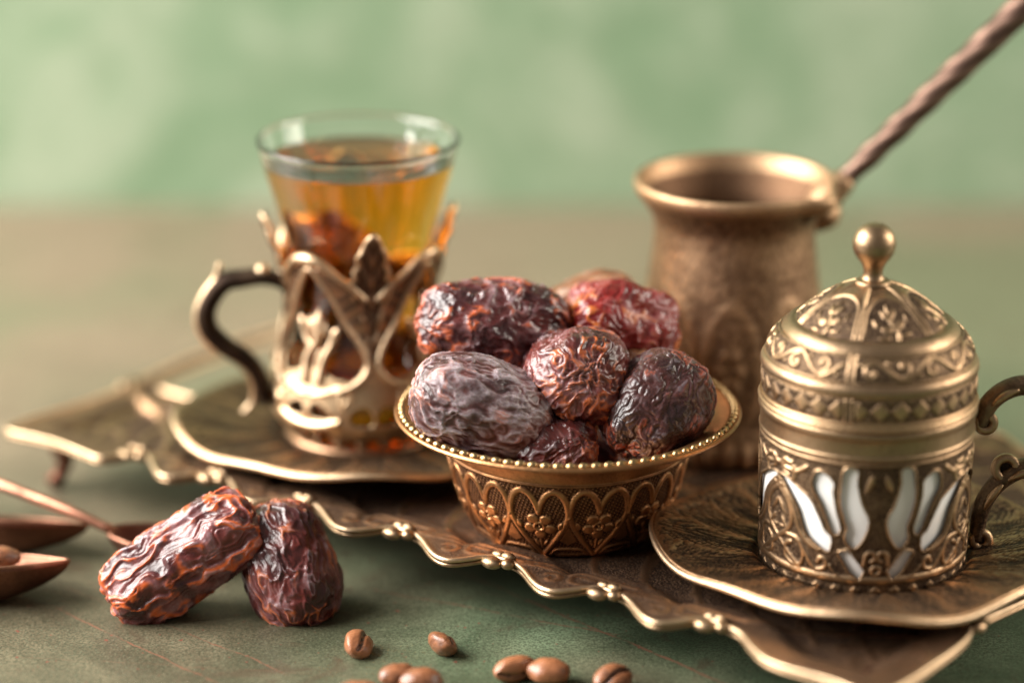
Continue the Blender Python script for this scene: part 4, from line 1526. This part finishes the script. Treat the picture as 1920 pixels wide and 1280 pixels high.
lid = thing('domed_cover', 'domed brass lid with round knob and embossed scrolls on the coffee cup', 'lid', (CUP[0], CUP[1], .0728))
LZ = .0728
skirt = curve([(.0296, .0722), (.0312, .0726), (.0319, .0732), (.0320, .0739), (.0315, .0744), (.0316, .0749), (.0314, .0754), (.0309, .0757), (.0309, .0822), (.0308, .0828)], 6)
mould = curve([(.0308, .0828), (.0314, .0833), (.0316, .0844), (.0313, .0856), (.0306, .0864), (.0300, .0867)], 6)
scrol = curve([(.0300, .0867), (.0294, .0890), (.0280, .0916), (.0259, .0938)], 8)
ledge = curve([(.0259, .0938), (.0256, .0946), (.0248, .0955), (.0238, .0963), (.0228, .0967), (.0220, .0966), (.0214, .0968)], 6)
dome = curve([(.0214, .0968), (.0202, .0981), (.0178, .1002), (.0145, .1027), (.0108, .1050), (.0074, .1066), (.0048, .1075)], 8)
SEAM = math.asin((1562 - 1622) / 203.0)
shift = lambda p: np.asarray(p) - [0, LZ]


def seamx(TH):
    return (np.degrees(TH - SEAM)) % 120      # 0..120 within a panel


def strip(x):
    d_ = np.minimum(x, 120 - x)
    return np.exp(-((d_ - 1.9) / .75) ** 2) + np.exp(-((d_ - .0) / .8) ** 2) * .6


def skirt_relief(TH, S, R, Z):
    z = (Z + LZ) * 1000
    x = seamx(TH)
    u = (x * 11 / 120 * 1.0 * 2) % 2 - 1          # 22 lozenges round a third
    v = (z - 79.2) / 3.0
    dd_ = 1 - (np.abs(u) + np.abs(v))
    dia = sstep(-.04, .10, dd_) * (.7 + .45 * np.clip(dd_, 0, 1))
    tri = sstep(0, .3, (np.abs(u) + np.abs(v)) - 1.25) * (np.abs(v) < 1.0) * .35
    inside = sstep(75.7, 76.0, z) * sstep(82.5, 82.2, z)
    st = strip(x)
    away = sstep(3.0, 3.8, np.minimum(x, 120 - x))
    h = np.maximum(dia * .9 * away, tri * away) * inside
    hat = (np.sin(TH * 260 + z * 5) > 0) * .25 * inside * away * (h < .1)
    h = np.maximum(h, st * inside)
    return h * .0006 + hat * .0002, np.clip(.15 * inside + (1 - inside) * .8 + h * .75 + hat * .6, 0, 1)


LS = Relief(0, 120, 0, 10, 9, True)
ss = float(np.sum(np.linalg.norm(np.diff(scrol, axis=0), axis=1))) * 1000
nw_ = 3
x_ = np.linspace(5, 115, 140)
ph = (x_ - 5) / 110 * nw_ * 2 * math.pi
LSx = lambda xs, ys: np.stack([xs, ys], 1)
asp = 120 / 62.0          # degrees per mm round the band


def lscroll(cx, cy, r0, r1, a0, a1):
    p = spiral(0, 0, r0, r1, a0, a1, 26)
    return np.stack([cx + p[:, 0] * asp, cy + p[:, 1]], 1)


LC = Relief(0, 62, 0, 10, 12, True)           # millimetres round one third x mm up
def lx(d_): return d_ / asp
wave_pts = np.stack([np.linspace(2.6, 59.4, 150), ss / 2 + (ss / 2 - 1.5) * np.sin(np.linspace(0, nw_ * 2 * math.pi, 150) + .5)], 1)
LC.stroke(wave_pts, .62, 1)
for k in range(nw_ * 2):
    xm = 2.6 + (56.8) * ((k + .5) / (nw_ * 2) - .5 / (2 * math.pi * nw_) )
    up1 = 1 if k % 2 == 0 else -1
    cyc = ss / 2 - up1 * .75
    LC.stroke(spiral(xm, cyc, 2.5, .5, (math.pi / 2) * up1, (math.pi / 2) * up1 + 5.6), .55, .95)
    LC.fill(leaf_poly((xm - .9, cyc - .6), (xm + 1.1, cyc + .7), .8), .85, .5)
    LC.fill(leaf_poly((xm + 3.9, ss / 2 + up1 * 2.6), (xm + 5.6, ss / 2 + up1 * 1.2), .6), .8, .4)
for yy in (.35, ss - .35):
    LC.stroke(np.array([(0, yy), (62, yy)]), .35, .8)


def scroll_relief(TH, S, R, Z):
    x = seamx(TH)
    h = LC.sample(x / asp, np.clip(S * 1000, 0, 9.8))
    away = sstep(3.0, 3.8, np.minimum(x, 120 - x))
    hat = (np.sin(x * 5 + S * 5200) > 0) * .25 * (h < .15) * away
    h = np.maximum(h * away, strip(x))
    return h * .0006 + hat * .00016, np.clip(.18 + h * .75 + hat * .9, 0, 1)


sd = float(np.sum(np.linalg.norm(np.diff(dome, axis=0), axis=1))) * 1000
DR = Relief(-30, 30, 0, 24, 9, False)         # degrees inside one of six arches x mm up the dome
arch_pts = curve([(-27, .6), (-26, 4), (-25.5, 8), (-22, 12.0), (-13, 14.4), (0, 15.2), (13, 14.4), (22, 12.0), (25.5, 8), (26, 4), (27, .6)], 8)
DR.stroke(arch_pts, 1.2, .9)
DR.stroke(curve([(2, .5), (3, 3), (-1, 6), (-4, 8)]), 1.5, 1)
for a0_, b0_, w_ in [((-3, 7), (-12, 10.5), 2.2), ((-4, 8), (-1, 13), 2.4), ((-3, 7), (9, 10), 2.3), ((1, 4), (13, 5.5), 2.4), ((0, 4), (-13, 4), 2.4), ((13, 5), (18, 9), 1.6), ((-14, 4), (-20, 8), 1.6), ((4, 1), (17, 1.6), 1.3), ((-3, 1), (-17, 1.2), 1.3)]:
    DR.fill(leaf_poly(a0_, b0_, w_ * .75, .4), .9, .8)


def dome_relief(TH, S, R, Z):
    x = (np.degrees(TH - SEAM) % 60) - 30
    y = S * 1000
    h = DR.sample(x, np.clip(y, 0, 23.8))
    inside = sstep(15.4, 14.6, y + (np.abs(x) / 30) ** 4 * 4)
    hat = (np.sin(TH * 120 + y * 3.2) * np.sin(y * 8.5) > 0) * .3 * (h < .2) * inside
    d_ = 30 - np.abs(x)
    rib = np.exp(-((d_) * np.maximum(R, .004) / .0200 / 1.1) ** 2)
    h = np.maximum(h, rib * .9)
    return h * .00062 + hat * .00016, np.clip(.15 + .4 * (1 - inside) + h * .75 + hat * .6, 0, 1)


lathe('skirt', shift(resample(skirt, 70)), 660, M['brass'], lid, skirt_relief)
lathe('moulding', shift(mould), 240, M['brass_plain'], lid)
lathe('scroll_band', shift(resample(scrol, 64)), 780, M['brass'], lid, scroll_relief)
lathe('ledge', shift(ledge), 240, M['brass_plain'], lid)
lathe('dome', shift(resample(dome, 100)), 600, M['brass'], lid, dome_relief)
knob = curve([(.0050, .1071), (.0052, .1078), (.0048, .1085), (.0034, .1090), (.0028, .1102), (.0029, .1118), (.0036, .1136), (.0048, .1152), (.0058, .1170), (.0062, .1190), (.0060, .1208), (.0050, .1230), (.0032, .1246), (.0014, .1252), (.0001, .1253)], 6)
lathe('knob', shift(knob), 64, M['brass_plain'], lid)
